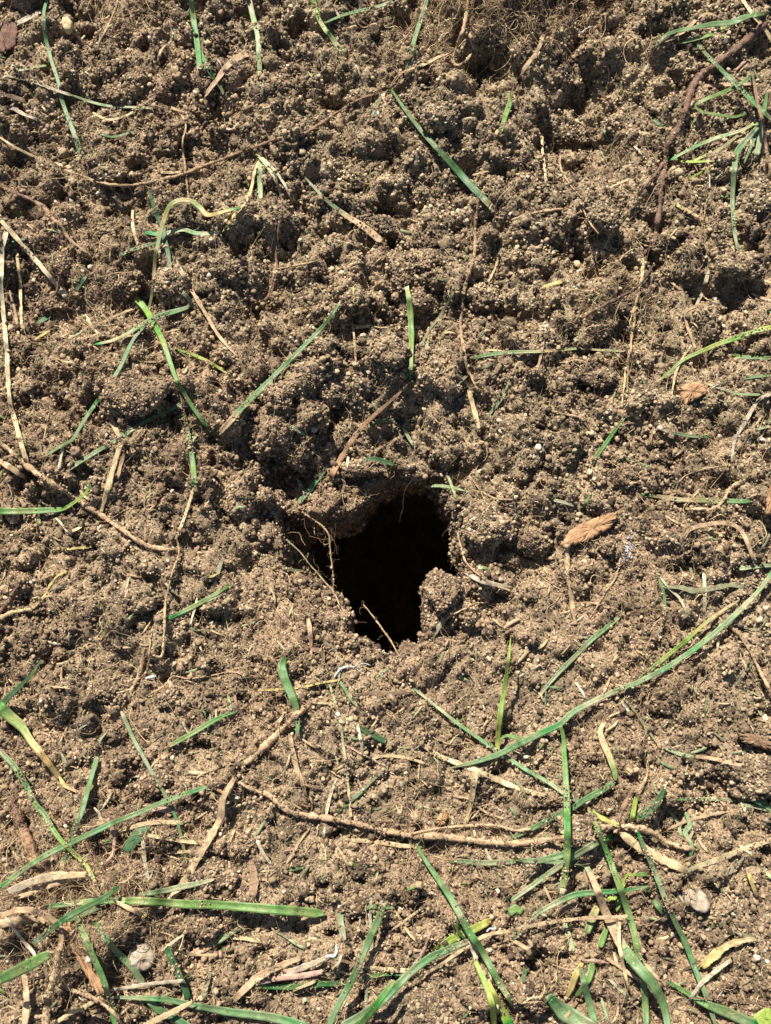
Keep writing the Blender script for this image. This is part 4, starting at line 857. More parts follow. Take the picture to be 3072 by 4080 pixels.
S|13|st|50,44,40,26|-|1410,40 1390,200 1360,350|broad upright pale straw above the long root
S|13|st|26,36,36,24|-|600,465 720,475 850,490 950,505 1090,510|flat level straw just under the long root
S|13|st|14,16|-|905,250 940,315|tiny straw above the long root
R|13|tn|14,18|-|1270,180 1370,200 1430,250 1500,295 1600,330|thin branching root beside the broad upright straw
S|13|wh|24,24,18|-|0,470 40,550 90,620|white straw stub near the end of the broad blade
S|13|tn|18,22,18|-|510,490 570,590 615,690|tan straw sloping below the long root
R|13|st|12,16|-|400,460 440,530 445,600|short pale root hanging from the long root
S|13|tn|18,20|-|340,390 270,490 210,590|tan straw slanting under the long root
G|13|lg|22,32|-|590,600 615,620 640,650|tiny bright green scrap on the sloping tan straw
G|13|g|22,30,18|-|200,660 255,650 310,640|small green clipping above the broad level blade
P|13|longroot||0,150|long pale root curving across the lower soil with side branch|long_root|root
r|13|tn|40,42,40,42,46,44,48,44|p0.2l1|-120,95 0,150 80,180 150,240 230,290 330,305 450,325 570,345 700,375 850,410 1000,440 1200,445 1400,470 1600,490 1800,480 1990,448|main_stem
r|13|tn|16,24,26,24|l1|1000,430 1150,395 1300,380 1450,370 1560,375 1680,405 1780,395|lateral_root
r|23|tn|40,46,46,44,34|l3,2,1|540,395 650,375 760,380 860,405 960,460 1060,505 1170,530|root_end
r|13|tn|16,12|-|1780,495 1785,540 1790,580|lateral_root
S|23|st|50,74,76,70,44|l2,1|680,410 780,490 900,560 1000,610 1140,680|wide fibrous pale stalk lying under the long root end
S|23|st>ol|34,40,34,22|-|1670,465 1480,530 1300,600 1160,650 1000,730|long pale straw pointing at the wide fibrous stalk
S|23|tn|18,22,18|-|950,415 1080,360 1200,320 1390,280|thin tan straw above the wide fibrous stalk
G|23|dg>g|20,44,58,40|l4,2|980,110 940,200 880,270 790,340|dark green blade curving up behind the long root
G|23|yg|36,34|l4,3|790,190 775,270 760,350|short yellow green stem beside the curving dark blade
R|23|br|28,34,30|l3|780,130 720,230 680,350|brown root stub meeting the long root end
R|23|tn|16,20|l2|870,0 850,80 800,160|thin tan root above the brown root stub
G|23|pg|20,24,20|-|1050,205 1200,200 1340,205 1450,215|pale level blade near the edge clod
G|23|pg|22,26,22|-|1450,240 1560,250 1680,285|pale blade sloping down to the edge below the clod
S|23|wh|30,36,26|-|1440,170 1490,250 1520,340|pale straw crossing between two pale blades
G|23|dg|40,50|-|1530,190 1590,220 1680,265|dark blade half hidden under the edge clod
G|23|bg|22,36,30,34|t1|1110,280 1140,370 1110,420 1150,500 1140,570|crinkled blue green clipping beside the wide stalk end
G|23|pg|20,26|-|1000,270 1060,350 1080,440|pale clipping beside the crinkled one
S|23|tn|28,30|-|1165,395 1145,435 1120,470|tan stub over the crinkled clipping
S|23|yl>br|38,32,24,18|-|1520,680 1555,780 1580,880 1600,960|yellow brown dead leaf beside the flat pebble
S|23|wh|18,20|-|1460,500 1500,530 1540,560|pale sliver above the yellow brown leaf
G|23|ow|16,18|-|1490,580 1430,640 1370,700|thin olive straw above the flat pebble
G|23|pg|22,24|-|1620,650 1670,720|pale clipping stub at the edge by the yellow brown leaf
G|23|bg|24,46,40|-|0,590 150,600 320,560 490,515|blue green blade reaching under the root clod
G|13|bg>pg|22,36,40,30|-|1255,605 1340,605 1460,615 1600,610 1680,605|split blue green blade entering the crossing of blades
G|23|bg|26,34,26,16|-|150,600 300,610 420,620 470,650|lower blade slipping under the bright upright blade
G|23|pg>bg|30,36,44,42|l1|-20,860 120,760 230,680 330,610 430,545 560,470 650,440|pale blue blade rising to the root clod
G|22|lg|26,36,42,48,52,46,40|cl6,7,6,5,5,6|300,1385 320,1460 325,1560 332,1660 340,1820 345,1980 345,2120 340,2270 310,2480|bright green upright blade standing clear of the soil
P|23|seedling||700,760|small seedling with tiny bright leaves by the upright blade|seedling|seedling
g|23|yg|20,22,18|l2,4|700,800 705,750 720,705 760,690 800,690|stem
g|23|lg|10,32,28,10|l4,3|790,705 820,685 845,690 870,690|leaf
g|23|yg|10,32,32,10|l2|600,870 620,850 645,845 670,835|leaf
g|23|lg|10,32,32,12|l2|665,930 675,895 685,860 690,830|leaf
g|23|g|10,34,14|l1|860,760 870,785 880,810|leaf
g|23|g|16,40,34,12|l1|905,850 930,890 950,920 965,950|leaf
G|23|pg>bg|14,26,44,40,30,16|l3,5,4,2|-10,1110 60,1030 150,945 270,875 400,820 540,805 700,795 880,765|blue green blade arching under the stiff cut blade
P|23|clump||480,1190|small grass clump with yellow and blue green leaves|grass_clump|grass clump
g|23|g>yl|44,56,34|l3,4|470,1070 500,990 530,920 560,865|leaf
g|23|lg|44,46,30|l2|555,1160 580,1090 605,1030|leaf
g|23|yl|20,44,40,14|l2,1|450,1250 400,1340 360,1450 330,1510|leaf
g|23|lg|44,42,24|l2|510,1265 480,1370 400,1480|leaf
g|23|bg|34,40,48,44|l3,2|430,1290 460,1420 490,1530 530,1680|leaf
g|23|bg|90,110,100,50|cl1|520,1690 400,1625 300,1560 222,1470|leaf
G|23|pg|30,38,34|-|325,990 355,1090 385,1190|pale green blade section above the grass clump
G|23|lg>g|30,36,40,42,44,44,42|l2,3,4,4,3|480,265 530,370 590,520 650,680 710,850 770,1040 810,1230 840,1420 860,1700|long bright green blade joined to the blue green one
S|23|yg>yl|30,38,34|l2|495,280 600,340 680,375|yellow leaf strip slipping under the long root end
G|23|g>bg>bg|44,56,72,76,62,48,34|d0.5:tncl6,8,6,3,2,1|1000,1680 970,1540 920,1430 860,1350 780,1260 700,1150 640,1030 590,930 550,820 510,720 470,640|stiff cut blade with a long dry tan base
G|23|bg|26,34,36,34,28|l3,3,2,2|800,410 870,580 930,720 980,850 1040,990 1100,1110 1150,1240 1200,1370 1250,1490 1310,1680|long dark blue green blade beside the flat pebble
G|23|lg>bg|18,40,64,72|l1|1000,1385 1110,1450 1250,1530 1400,1590 1580,1670|broadening green blade at the bottom edge
S|23|yl>st|62,56,44,30|l2|1210,1285 1310,1200 1400,1140 1520,1110 1570,1120|wide bent cream straw below the flat pebble
S|23|ol|22,26|-|1400,1040 1480,1080 1580,1110|olive straw meeting the wide bent cream straw
S|23|st|24,28|-|1575,1120 1560,1215 1550,1310|tan straw hanging from the bent cream straw
S|23|wh|28,32,26|l1|1410,1240 1300,1320 1210,1400 1140,1500|pale straw crossing the dark blue green blade
S|23|br|20,26|-|1100,1310 1150,1280 1200,1250|brown straw stub beside the wide bent cream straw
S|23|br|10,12|l1|1150,1490 1350,1500 1640,1530|brown thread lying over the broadening blade
S|23|tn|24,26,22|-|830,1245 885,1310 945,1378|tan straw beside the dry tan base
S|23|tn|24,28,22|l1|600,1230 720,1310 830,1390|tan straw crossing the long bright blade
R|23|pk|22,26|-|420,1240 520,1250 620,1265|pinkish root above the grass clump
S|23|st|20,26,20|l4|690,960 680,1100 700,1250 740,1420|thin upright straw leaning on the stiff cut blade
S|23|tn|24,26|-|300,1670 360,1580 420,1490|tan straw over the wide clump leaf
G|23|bg|34,40|-|60,1390 65,1340 72,1290|short blue blade stub beside the flat clod
S|23|ow|20,26|-|620,1370 690,1440 770,1510|olive straw below the upright leaning straw
R|23|rr|12,16,12|-|30,1105 110,1140 200,1220|short red root near the grass clump
S|23|tn|24,28|-|-10,1115 65,1160 140,1200|short tan straw by the red root
G|03|bg|34,30,36,40,44,34|l1|630,-75 570,150 530,280 490,380 460,470 430,560 390,680|blue green blade passing under the level blue blade
R|03|rr>og|80,90,84,60|p0.2|70,180 120,330 180,480 230,620 270,700|fuzzy red brown root bark at the edge
S|03|pk|40,46,36|-|985,265 1080,272 1165,280|pinkish flat straw under the very long thin blade
S|03|st|30,36,28|-|800,400 950,360 1080,350 1190,355|bent pale straw above the dark leaf scrap
S|03|st|24,26|-|960,435 1130,465 1250,480 1390,495|straight pale straw beside the dark leaf scrap
S|03|st|22,22|-|1060,550 1170,545 1290,540|short level straw touching the jointed stalk
S|03|st|20,24|-|1520,395 1490,470 1460,555|upright straw near the jointed stalk
S|03|wh|18,20|-|880,710 960,680 1010,645|pale straw beside the pale forked husk
S|03|wh|30,36,30|-|930,480 940,600 965,740|pale forked husk below the dark leaf scrap
R|03|pk|28,30,30,28|l2|700,330 740,450 730,560 660,640|pinkish root curl below the level blue blade
S|03|tn>st|36,50,52,50,46,50,48,40|l3,2,1|1525,60 1470,150 1440,220 1435,310 1390,400 1340,490 1280,590 1230,680 1160,780 1060,910|long jointed tan stalk leading down to the broad blade
G|03|pg|20,40,38,22|l2|900,820 1040,800 1180,770 1300,745 1390,720|grey green blade with a pale tip above the broad blade
G|03|bg|30,34,36,36,34|l3,3,2|1345,120 1200,170 1050,225 900,290 750,350 600,420 450,490 300,565 150,660 -15,790|long level blue green blade reaching the edge
G|02|bg>lg>yg|36,38,36,36,32,30,24|l4,4,4,3|-15,1530 60,1610 110,1670 170,1770 230,1890 290,1960 340,2050 400,2130 480,2210 560,2290 610,2380 625,2410|long green blade turning yellow at the dead tussock
S|03|tn|44,46,36|l3|130,830 260,780 420,730|tan straw under the pale thick stalk
S|03|gy>st|54,60,56,40|l4|60,800 200,740 350,700 560,690|thick pale stalk lying across the dead tussock
S|03|tn|60,60,40|l3|-10,1010 200,980 350,1000|broad tan straw at the base of the dead tussock
S|03|tn|36,44,44,40,34|l4,5,4|0,960 120,920 250,930 350,990 400,1060 390,1180|arched tan straw of the dead tussock
S|03|wh|22,26|l5|30,960 120,1080 230,1210|thin bleached straw across the dead tussock
G|03|bg|40,52,44|l2|430,990 560,930 700,870|blunt blue green leaf under the broad level blade
P|03|broad||250,910|broad green blade lying level with a clean square end|broad_grass|grass leaf
g|03|pg>lg|30,36,40,40|l2,2|250,910 400,885 600,865 830,857|sheath
g|03|lg|46,54,58,60,62,62|l2,3,3,2|810,860 1000,865 1200,880 1400,885 1600,900 1770,915 1900,925 2105,945|leaf
G|03|g>dg|24,40,44,40,30|l5,7,5,3|770,770 690,830 600,880 480,940 350,1030 215,1145|dark green blade over the dead tussock
S|03|st>tn|28,34,32|l3|760,870 840,910 920,948|smooth tan seed husk below the dead tussock
S|03|yl|26,32|-|910,985 930,965 955,945|small yellow petal beside the seed husk
G|03|g|36,40,40,36,34|l3,3,4,3|500,980 550,1090 600,1210 650,1320 690,1430 720,1530 750,1680|long green blade passing over the orange bark strip
G|03|bg|30,44,44,40,44|l2,1|620,1000 700,1120 790,1220 870,1310 930,1400|blue green blade pointing past the round pebble
G|03|g>dg|44,50,46|l1|940,1470 1020,1560 1130,1620 1250,1690|bright green blade at the bottom edge under the level one
G|03|dg|40,48,44,40|l2|1080,1160 1120,1250 1160,1340 1200,1430 1220,1500|dark green blade beside the round pebble
G|03|bg>tn|44,52,54,40|c|1570,1010 1450,1090 1350,1150 1230,1220|wide cut clipping with a tan base
G|03|ol|18,26|-|1370,1310 1340,1420 1310,1510|upright olive clipping below the wide cut clipping
G|03|lg|26,28|-|1430,1160 1465,1180 1500,1200|small green scrap under the wide cut clipping
S|03|wh|20,22|-|1040,1190 1120,1130 1210,1060|pale straw above the dark green blade
S|03|st|22,24|-|1140,1180 1260,1210 1530,1215|long straw under the wide cut clipping
S|03|st|28,30|-|1500,1095 1590,1105 1680,1120|pale straw beside the wide cut clipping end
S|03|gy|24,28,26|l2|1180,1380 1050,1390 900,1410 720,1440|grey straw bridging the two green blades
S|03|st|26,26|l2|690,1460 560,1540 440,1600 350,1660|pale straw crossing the long green blade
R|03|tn|24,28,26|l1|370,1400 480,1440 600,1490 720,1570 800,1680|slender tan root under the long green blade
G|03|bg|18,30,40,52,58,56|l2,2,3|720,1485 900,1490 1100,1505 1300,1545 1500,1580 1700,1605 1830,1630 2020,1690|long widening blue green blade along the bottom edge
S|03|st|32,36,34|l3|1250,1515 1120,1580 1000,1640 930,1680|pale straw lying on the widening blade
R|03|tn|60,62,58,60,62|l6,5,6|390,1170 370,1290 340,1400 310,1500 295,1680|thick fuzzy tan root below the dead tussock
S|03|tn|40,42|l3|160,1340 175,1500 160,1680|tan straw beside the thick fuzzy root
G|03|lg>g|60,74,74,60|l26,24,20,16|320,1205 200,1270 100,1320 -20,1380|raised soft green blade end above the tussock
S|03|br|50,66,60|-|1620,600 1650,700 1640,830|brown dead leaf near the broad blade
S|13|tn|46,54,40|l1|-150,1500 0,1360 120,1295 285,1225|tan dead leaf piece on top of its pile
S|13|pk>wh|40,46,36|l2|120,1345 300,1290 440,1230|pinkish dead leaf piece of the same pile
S|13|pk|36,44,36|l1|0,1395 150,1360 300,1345 425,1320|lowest pinkish dead leaf piece of the pile
G|13|g|30,38,38,34|-|-20,1415 150,1418 300,1415 420,1400 590,1393|level green blade under the dead leaf pile
S|13|st|18,24|l1|240,1440 310,1410 380,1380|pale straw over the level green blade
G|13|g|26,32,24|-|660,920 750,900 840,900 930,915|dark level clipping behind the frayed blade
G|13|g>gy|36,46,44|-|545,930 545,1000 555,1060 560,1120|short green stub with a grey end
S|13|ow|22,26,26,26,24|-|740,850 735,980 745,1130 730,1300 710,1430 710,1560|long upright pale straw behind the frayed blade
S|13|st|16,20|-|900,930 950,1020 1015,1110|straw crossed by another straw beside the frayed blade
S|13|st|16,20,16|l1|1080,900 1000,960 930,1010 860,1060|straw lying over another straw beside the frayed blade
R|13|pk|20,24,18|-|1125,1070 1095,1150 1060,1220 1000,1290|short pink root beside the thick curved blade
S|13|tn|26,30|-|525,1237 580,1255 645,1278|tan straw stub behind the frayed blade
S|13|st|22,34,30|-|700,1290 800,1300 900,1310 1030,1315|cream straw above the thin level blade
G|13|g|16,28,26|-|660,1375 760,1345 880,1332 1010,1340|thin level green blade crossing the frayed blade
G|13|yg|40,54,54,44|-|1150,1185 1250,1115 1350,1070 1450,1020 1520,985|spotted yellow green leaf strip behind the thick curved blade
G|13|lg|24,30|l1|1280,1005 1320,1080 1360,1125|small bright blade across the spotted strip
G|13|bg|56,54,54,52,52,48,30|l5,6,6,5,3|530,1690 680,1600 800,1520 900,1420 1000,1320 1120,1230 1250,1170 1410,1105|thick curved blue green blade at the bottom
G|13|lg|46,46,34|l6,8|650,1690 740,1580 820,1470 890,1375|light green blade leaning on the thick curved blade
S|13|st>tn|18,26,26,28,28,26|l4,4,3|1050,1365 1180,1280 1300,1200 1400,1130 1500,1080 1666,1050 1866,1005 2116,975 2400,962|long curved straw lying along the thick curved blade
P|13|sheath||1400,1080|pink sheathed shoot with a spotted yellow green leaf|grass_shoot|grass shoot
g|13|yg|46,64,66,60|l1|1490,1385 1540,1500 1590,1580 1650,1690|leaf
s|13|pk>wh|46,52,44|l2|1380,1070 1400,1150 1420,1245|sheath
g|13|yg|34,40,42,42|l2|1415,1250 1470,1370 1510,1480 1530,1570 1535,1690|stem
G|13|g|20,36,46,48,44,34|l2,4,5,4,3|1030,490 1080,580 1160,700 1240,820 1310,940 1380,1070 1450,1170 1510,1280 1570,1390 1620,1470 1670,1550|long pointed green blade crossing the thick curved blade
G|13|bg>g|34,42,46,50,50,50|cl8,7,5,4|460,1690 520,1550 580,1440 640,1320 690,1200 740,1080 790,970 822,865|frayed blade with a torn white top
"""
# ------------------------------------------------------------------ clods
CL = """11|840,660|150,120|big crumbly clod above the hole beside the stiff standing blade|.5
11|470,860|110,120|crumbly clod between shaded hollow and banded dead stem|.45
11|150,930|90,80|clod at the edge of the shaded hollow under the dark blue blade|.4
11|620,290|90,80|small rounded clod at the top end of the dark blue blade|.4
11|930,110|85,110|tall clod behind the stiff standing blade|.45
11|1060,270|75,70|round clod just beside the tip of the stiff blade|.4
11|1100,40|160,70|wide clod above the stiff standing blade|.4
11|1460,260|110,90|clod under the fork of the upright tan root|.35
11|560,1130|60,50|little clod beside the banded dead stem|.35
11|690,1370|140,70|crumbly ledge clod on the upper lip of the hole|.35
12|1480,110|150,130|big pale clod beside the hole mouth under the arched root|.45
12|1210,500|110,100|crumbly pillar clod standing at the edge of the hole|.6
01|860,880|170,130|large clod between the slender blade and the hanging blade|.4
01|760,170|150,120|broad clod beside the dark hollow of the crossing blades|.4
01|1120,190|100,110|clod beside the tapered tan straw|.4
01|340,310|80,55|pale yellowish clod beside the red root curl|.35
01|390,40|80,60|clod against the thick pale straw|.35
00|790,620|95,50|smooth oval tan clod under the thin pale blade|.3
00|720,1120|110,60|pale low clod on top of the long trailing root|.25
00|480,85|50,45|round clod near the yellow stone|.4
00|720,1490|100,80|clod in the rough soil behind the arched yellow blade|.4
10|1180,760|120,90|large clod beside the biggest dark blade|.4
10|1530,1190|60,65|round clod near the white tip of the biggest dark blade|.4
10|830,1460|50,60|small upright clod by the tan half of a green blade|.5
10|640,1160|80,60|clod above the green blade with a tan half|.35
10|1310,1000|80,70|clod beyond the middle of the biggest dark blade|.35
10|950,110|80,70|clod in shade beside the hooked root|.4
10|1160,1550|120,70|wide pale clod below the white tip of the biggest blade|.3
20|380,870|150,110|big grey clod below the dark pit|.5
20|700,810|110,60|clod under the short dark blade by the thick root|.3
20|590,1420|100,90|pale clod between thread root and thick dark root|.35
20|1350,1100|110,80|reddish clod among the tuft blades|.4
20|1300,1370|80,60|clod beneath the tuft beside the curving pale blade|.35
20|1600,1270|100,130|tan clod at the edge below the tuft|.35
21|1470,60|140,90|large flat clod at the edge below the tuft clod|.35
21|1300,330|70,60|clod under the curved grey stem|.35
21|820,910|80,60|clod at the foot of the peeled root|.35
21|560,780|90,60|clod beneath the level blade end|.3
21|90,310|60,45|small clod near the bright yellow leaf scrap|.35
21|980,430|34,42|smooth grey soil lump beside the peeled root|.5
22|945,105|95,85|round grey clod beside the white mould patch|.45
22|1000,170|60,40|small clod under the round grey clod|.3
22|110,170|120,90|clod beside the orange bark chunk|.35
22|610,220|45,50|pale small clod between orange chunk and white mould|.4
22|450,370|80,60|dark crumb clod under the orange bark chunk|.35
23|1560,60|150,130|tan crumbly clod at the edge over a dark blade|.5
23|560,250|90,50|low tan clod beside the sharp kink blade|.3
23|110,1460|130,90|flat earthy clod by the short blue stub|.35
13|770,590|100,60|dark flat clod below the flat level straw|.3
13|1120,1540|330,110|wide flat tan clod at the bottom edge|.18
13|840,1130|40,45|dark rounded crumb beside two crossed straws|.45
13|620,850|110,80|smooth clod between frayed blade and broad blade end|.3
03|1390,680|160,100|large smooth clod beside the jointed stalk|.35
03|1320,1010|110,100|clod below the broad green blade|.35
03|800,130|110,80|clod between two blue blades in the lower soil|.3
03|1020,90|90,70|clod beside the end of the level blue blade|.3
02|700,1150|140,80|smooth tan clod beside the broken root twig|.25
02|1080,1190|70,60|little clod beside the wandering hair root|.35
02|890,570|130,80|rounded low clod under the fuzzy root end|.3
23|450,425|105,88|lump of earth stuck on the end of the long root|1.3"""
for i, ln in enumerate(CL.split('\n')):
    t, xy, rr_, lab, lf = ln.split('|')
    if lab == 'skip': continue
    x, y = map(float, xy.split(',')); a, b = map(float, rr_.split(','))
    clod(t, x, y, a, b, lab, float(lf)*.7, i)

# ------------------------------------------------------------------ hair roots: uncountable fine fibres
def fibres(name, n, cx, cy, spread, lmin, lmax, rmin, rmax, seed, liftmax, curl=0.5, start=None):
    r_ = np.random.default_rng(seed); S = 16
    if cx is None:
        px = r_.uniform(-150, 3220, n*3); py = r_.uniform(-150, 4230, n*3)
        wq = .35 + 1.5*np.clip(vnoise(px*1e-3, py*1e-3, .28, seed), -.8, 1) + .35*(px < 1100) + .25*(py > 2500)
        k = np.argsort(-(wq + r_.uniform(0, 1.2, n*3)))[:n]; px, py = px[k], py[k]
    else:
        px = cx + r_.normal(0, spread[0], n); py = cy + r_.normal(0, spread[1], n)
    if start is None:
        hole = np.hypot((px-1600)/330, (py-2240)/400) > 1; px, py = px[hole], py[hole]; n = len(px)
    p0 = at(px, py) if start is None else start; n = len(p0); L = lmin*(lmax/lmin)**(r_.random(n)**1.5)
    th = r_.uniform(0, 6.28, n); x = p0[:, 0].copy(); y = p0[:, 1].copy(); pts = []; turn = r_.normal(0, curl*.4, n)
    for k in range(S):
        pts.append(np.stack([x, y], -1)); turn = .6*turn + r_.normal(0, curl*.45, n); th = th + turn
        x = x + np.cos(th)*L/S; y = y + np.sin(th)*L/S
    P = np.stack(pts, 1); z = samp(TOP, P[..., 0], P[..., 1])
    for _ in range(6): z[:, 1:-1] = np.maximum(z[:, 1:-1]*.6 + .2*(z[:, :-2]+z[:, 2:]), .25*z[:, :-2]+.5*z[:, 1:-1]+.25*z[:, 2:])
    up_ = np.abs(r_.normal(0, liftmax, n)); arch = np.sin(np.linspace(0, 3.14, S))[None]*up_[:, None]
    if start is not None: z = z + (p0[:, 2]-z[:, 0])[:, None]*np.linspace(1, 0, S)[None]**1.5
    z = z + arch + r_.uniform(-.0002, .0009, n)[:, None]
    P = np.concatenate([P, z[..., None]], -1)
    t = np.gradient(P, axis=1); t /= np.linalg.norm(t, axis=-1)[..., None]+1e-12
    s = np.cross(np.array([0, 0, 1.0]), t); s /= np.linalg.norm(s, axis=-1)[..., None]+1e-9; u = np.cross(s, t)
    rad = rmin*(rmax/rmin)**(r_.random(n)**2); tap = np.linspace(1, .45, S)
    V = []
    for a in (0, 2.094, 4.189):
        V.append(P + (s*math.cos(a)+u*math.sin(a))*(rad[:, None]*tap)[..., None])
    V = np.stack(V, 2)                                   # n,S,3,3
    i = np.arange(n*S*3).reshape(n, S, 3); j = np.roll(i, -1, 2)
    F = np.stack([i[:, :-1], j[:, :-1], j[:, 1:], i[:, 1:]], -1).reshape(-1, 4)
    base = np.array([PAL['tn'], PAL['br'], PAL['rr'], PAL['st'], PAL['dk']])[r_.choice(5, n, p=[.42, .17, .10, .28, .03])]*r_.uniform(.75, 1.3, (n, 1))
    col = np.repeat(base, S*3, 0); uvw = np.zeros((n*S*3, 3)); uvw[:, 2] = np.repeat(r_.uniform(0, 50, n), S*3)
    uvw[:, 1] = np.tile(np.repeat(np.linspace(0, .1, S), 3), n)
    o = mesh_obj(name, V.reshape(-1, 3), F, M_ROOT, col=col, uvw=uvw); o['kind'] = 'stuff'
    return o
fibres('fine_roots', 5200, None, None, None, .004, .028, .00005, .00014, 51, .0009)
fibres('hair_roots', 1900, None, None, None, .006, .022, .00008, .00019, 56, .0011, .55)
fibres('root_tangle', 420, 2440, 1230, (85, 170), .005, .022, .00006, .00020, 57, .0012, .5)
fibres('root_mat', 1200, 2000, 60, (220, 105), .006, .026, .00007, .00028, 52, .0028, .6)
fibres('tussock_fibres', 1100, 330, 3560, (190, 130), .006, .026, .00005, .00015, 53, .003, .5)
# fine chaff: small chopped bits of straw and clippings mixed in the soil
def chaff(n, seed):
    r_ = np.random.default_rng(seed); px = r_.uniform(-120, 3190, n); py = r_.uniform(-120, 4200, n)
    keep = (np.hypot((px-1560)/330, (py-2250)/420) > 1) & (r_.random(n) < .5+.5*sstep(2300, 3500, py)+.25*(px < 900)); px, py = px[keep], py[keep]; n = len(px); S = 4
    p0 = at(px, py); L = .0016*(4.2)**(r_.random(n)**1.7); wd = L*r_.uniform(.04, .09, n); wd = np.clip(wd, .00012, .0006); th = r_.uniform(0, 6.28, n)
    f = np.linspace(-.5, .5, S); bend = r_.normal(0, .05, n)
    x = p0[:, :1]+np.cos(th)[:, None]*f*L[:, None] - np.sin(th)[:, None]*(bend*L)[:, None]*(f*f*4)
    y = p0[:, 1:2]+np.sin(th)[:, None]*f*L[:, None] + np.cos(th)[:, None]*(bend*L)[:, None]*(f*f*4)
    zt = samp(TOP, x, y); z = zt.mean(1, keepdims=True)*.5+zt*.5 + r_.uniform(-.0001, .0006, (n, 1)) + f[None]*(r_.normal(0, .25, n)*L)[:, None]
    P = np.stack([x, y, z], -1); sx = np.stack([-np.sin(th), np.cos(th), r_.normal(0, .3, n)], -1); sx /= np.linalg.norm(sx, axis=1)[:, None]
    tp = np.array([.75, 1, 1, .6]); V = []
    for a, h in ((-1, 0), (1, 0), (1, .5), (-1, .5)):
        V.append(P + sx[:, None]*(a*wd[:, None]*tp)[..., None] + np.array([0, 0, 1])*(h*.5*wd[:, None])[..., None])
    V = np.stack(V, 2); i = np.arange(n*S*4).reshape(n, S, 4); j = np.roll(i, -1, 2)
    F = np.r_[np.stack([i[:, :-1], j[:, :-1], j[:, 1:], i[:, 1:]], -1).reshape(-1, 4), i[:, 0, ::-1], i[:, -1]]
    names = ['st', 'tn', 'wh', 'ol', 'pg', 'bg', 'br', 'og', 'lg']
    base = np.array([PAL[c] for c in names])[r_.choice(9, n, p=[.27, .2, .1, .13, .11, .06, .08, .03, .02])]*r_.uniform(.75, 1.1, (n, 1))
    col = np.repeat(base, S*4, 0); uvw = np.zeros((n*S*4, 3)); uvw[:, 2] = np.repeat(r_.uniform(0, 50, n), S*4); uvw[:, 0] = np.tile([-1, 1, 1, -1], n*S); uvw[:, 1] = np.repeat(np.tile(f, n)*.03, 4)
    o = mesh_obj('chaff', V.reshape(-1, 3), F, M_STRAW, col=col, uvw=uvw, smooth=False); o['kind'] = 'stuff'
chaff(4600, 61)

# ------------------------------------------------------------------ chips, stones, leaf scraps
slab('bark_flake', '00', '60,60 130,70 120,160 95,290 30,340 -10,330 -10,240 30,150', .8, 'rr', 'reddish bark flake lying in the top corner', 'bark', seed=1)
slab('pebble', '00', '410,125 445,118 470,150 465,195 440,212 412,185', 2.0, 'st', 'small yellowish stone near the top edge', 'pebble', seed=2, dome=.5, m=M_STONE)
slab('bark_chip', '21', '1058,862 1110,835 1188,814 1225,842 1252,880 1230,905 1160,935 1105,962 1085,920', 2.0, 'og', 'squarish orange cork chip beside the yellow streak blade', 'bark', lift=.9, seed=3, dome=.12)
slab('bark_chunk', '22', '305,212 355,130 430,80 510,50 600,12 658,5 655,55 610,110 540,150 470,185 400,205', 2.2, 'og', 'long orange bark chunk pointing at the hole side', 'bark', lift=1.0, seed=4, dome=.10)
slab('wood_piece', '22', '1450,1440 1540,1440 1680,1500 1690,1545 1580,1520 1480,1490', 1.8, 'br', 'brown wood piece jutting in at the edge', 'wood', seed=5, dome=.2)
slab('wood_piece', '21', '1655,1490 1690,1490 1680,1670 1625,1670 1640,1580', 1.4, 'og', 'upright orange brown wood strip at the edge', 'wood', seed=6)
slab('pebble', '23', '1068,820 1110,785 1180,780 1225,810 1265,870 1262,915 1225,935 1170,915 1110,880', 2.2, 'gy', 'smooth flat tan pebble in the lower soil', 'pebble', lift=.5, seed=7, dome=.25, m=M_STONE)
slab('pebble', '03', '835,1200 870,1140 930,1125 990,1160 1012,1215 990,1275 930,1310 870,1285 838,1245', 4.2, 'gy', 'round pale pebble beside the pointing blue blade', 'pebble', lift=.4, seed=8, dome=.5, m=M_STONE)
slab('bark_strip', '03', '400,1020 450,1005 480,1070 560,1190 620,1290 690,1440 640,1470 580,1380 520,1260 450,1140', 1.5, 'og', 'shiny orange brown bark strip under the long green blade', 'bark', lift=1.6, seed=9, dome=.3)
slab('leaf_scrap', '03', '800,520 850,430 880,400 930,385 972,380 955,430 900,490 850,540 815,540', .5, 'dg', 'dark green broad leaf scrap below the level blue blade', 'leaf', lift=1.4, m=M_LEAF, seed=10, dome=.4)
slab('leaf_scrap', '20', '800,10 850,0 895,25 890,50 840,40', .35, 'pg', 'pale green leaf scrap near the top edge', 'leaf', m=M_LEAF, seed=11, dome=.3)
slab('leaf_scrap', '23', '-40,915 10,880 30,900 62,912 40,950 15,938 -20,958', .35, 'lg', 'pale green leaf scrap beside the broad blade crossing', 'leaf', m=M_LEAF, seed=12, dome=.3)
slab('leaf_scrap', '23', '1545,1620 1600,1570 1660,1560 1680,1600 1680,1690 1560,1690', .4, 'yg', 'yellow green leaf lying in the bottom corner', 'leaf', lift=1, m=M_LEAF, seed=13, dome=.3)
slab('wood_crumb', '13', '1160,340 1185,295 1225,290 1235,330 1205,370 1170,375', 1.6, 'og', 'small orange wood crumb just above the long root', 'wood', seed=14, dome=.4)
slab('wood_crumb', '20', '565,650 595,630 625,645 615,690 580,695', 1.4, 'og', 'little orange wood crumb beside the dark pit', 'wood', seed=15, dome=.4)
slab('pebble', '01', '455,1265 475,1240 510,1238 525,1265 505,1295 470,1298', 1.8, 'br', 'small brown stone at the slender blade tip', 'pebble', seed=16, dome=.5, m=M_STONE)
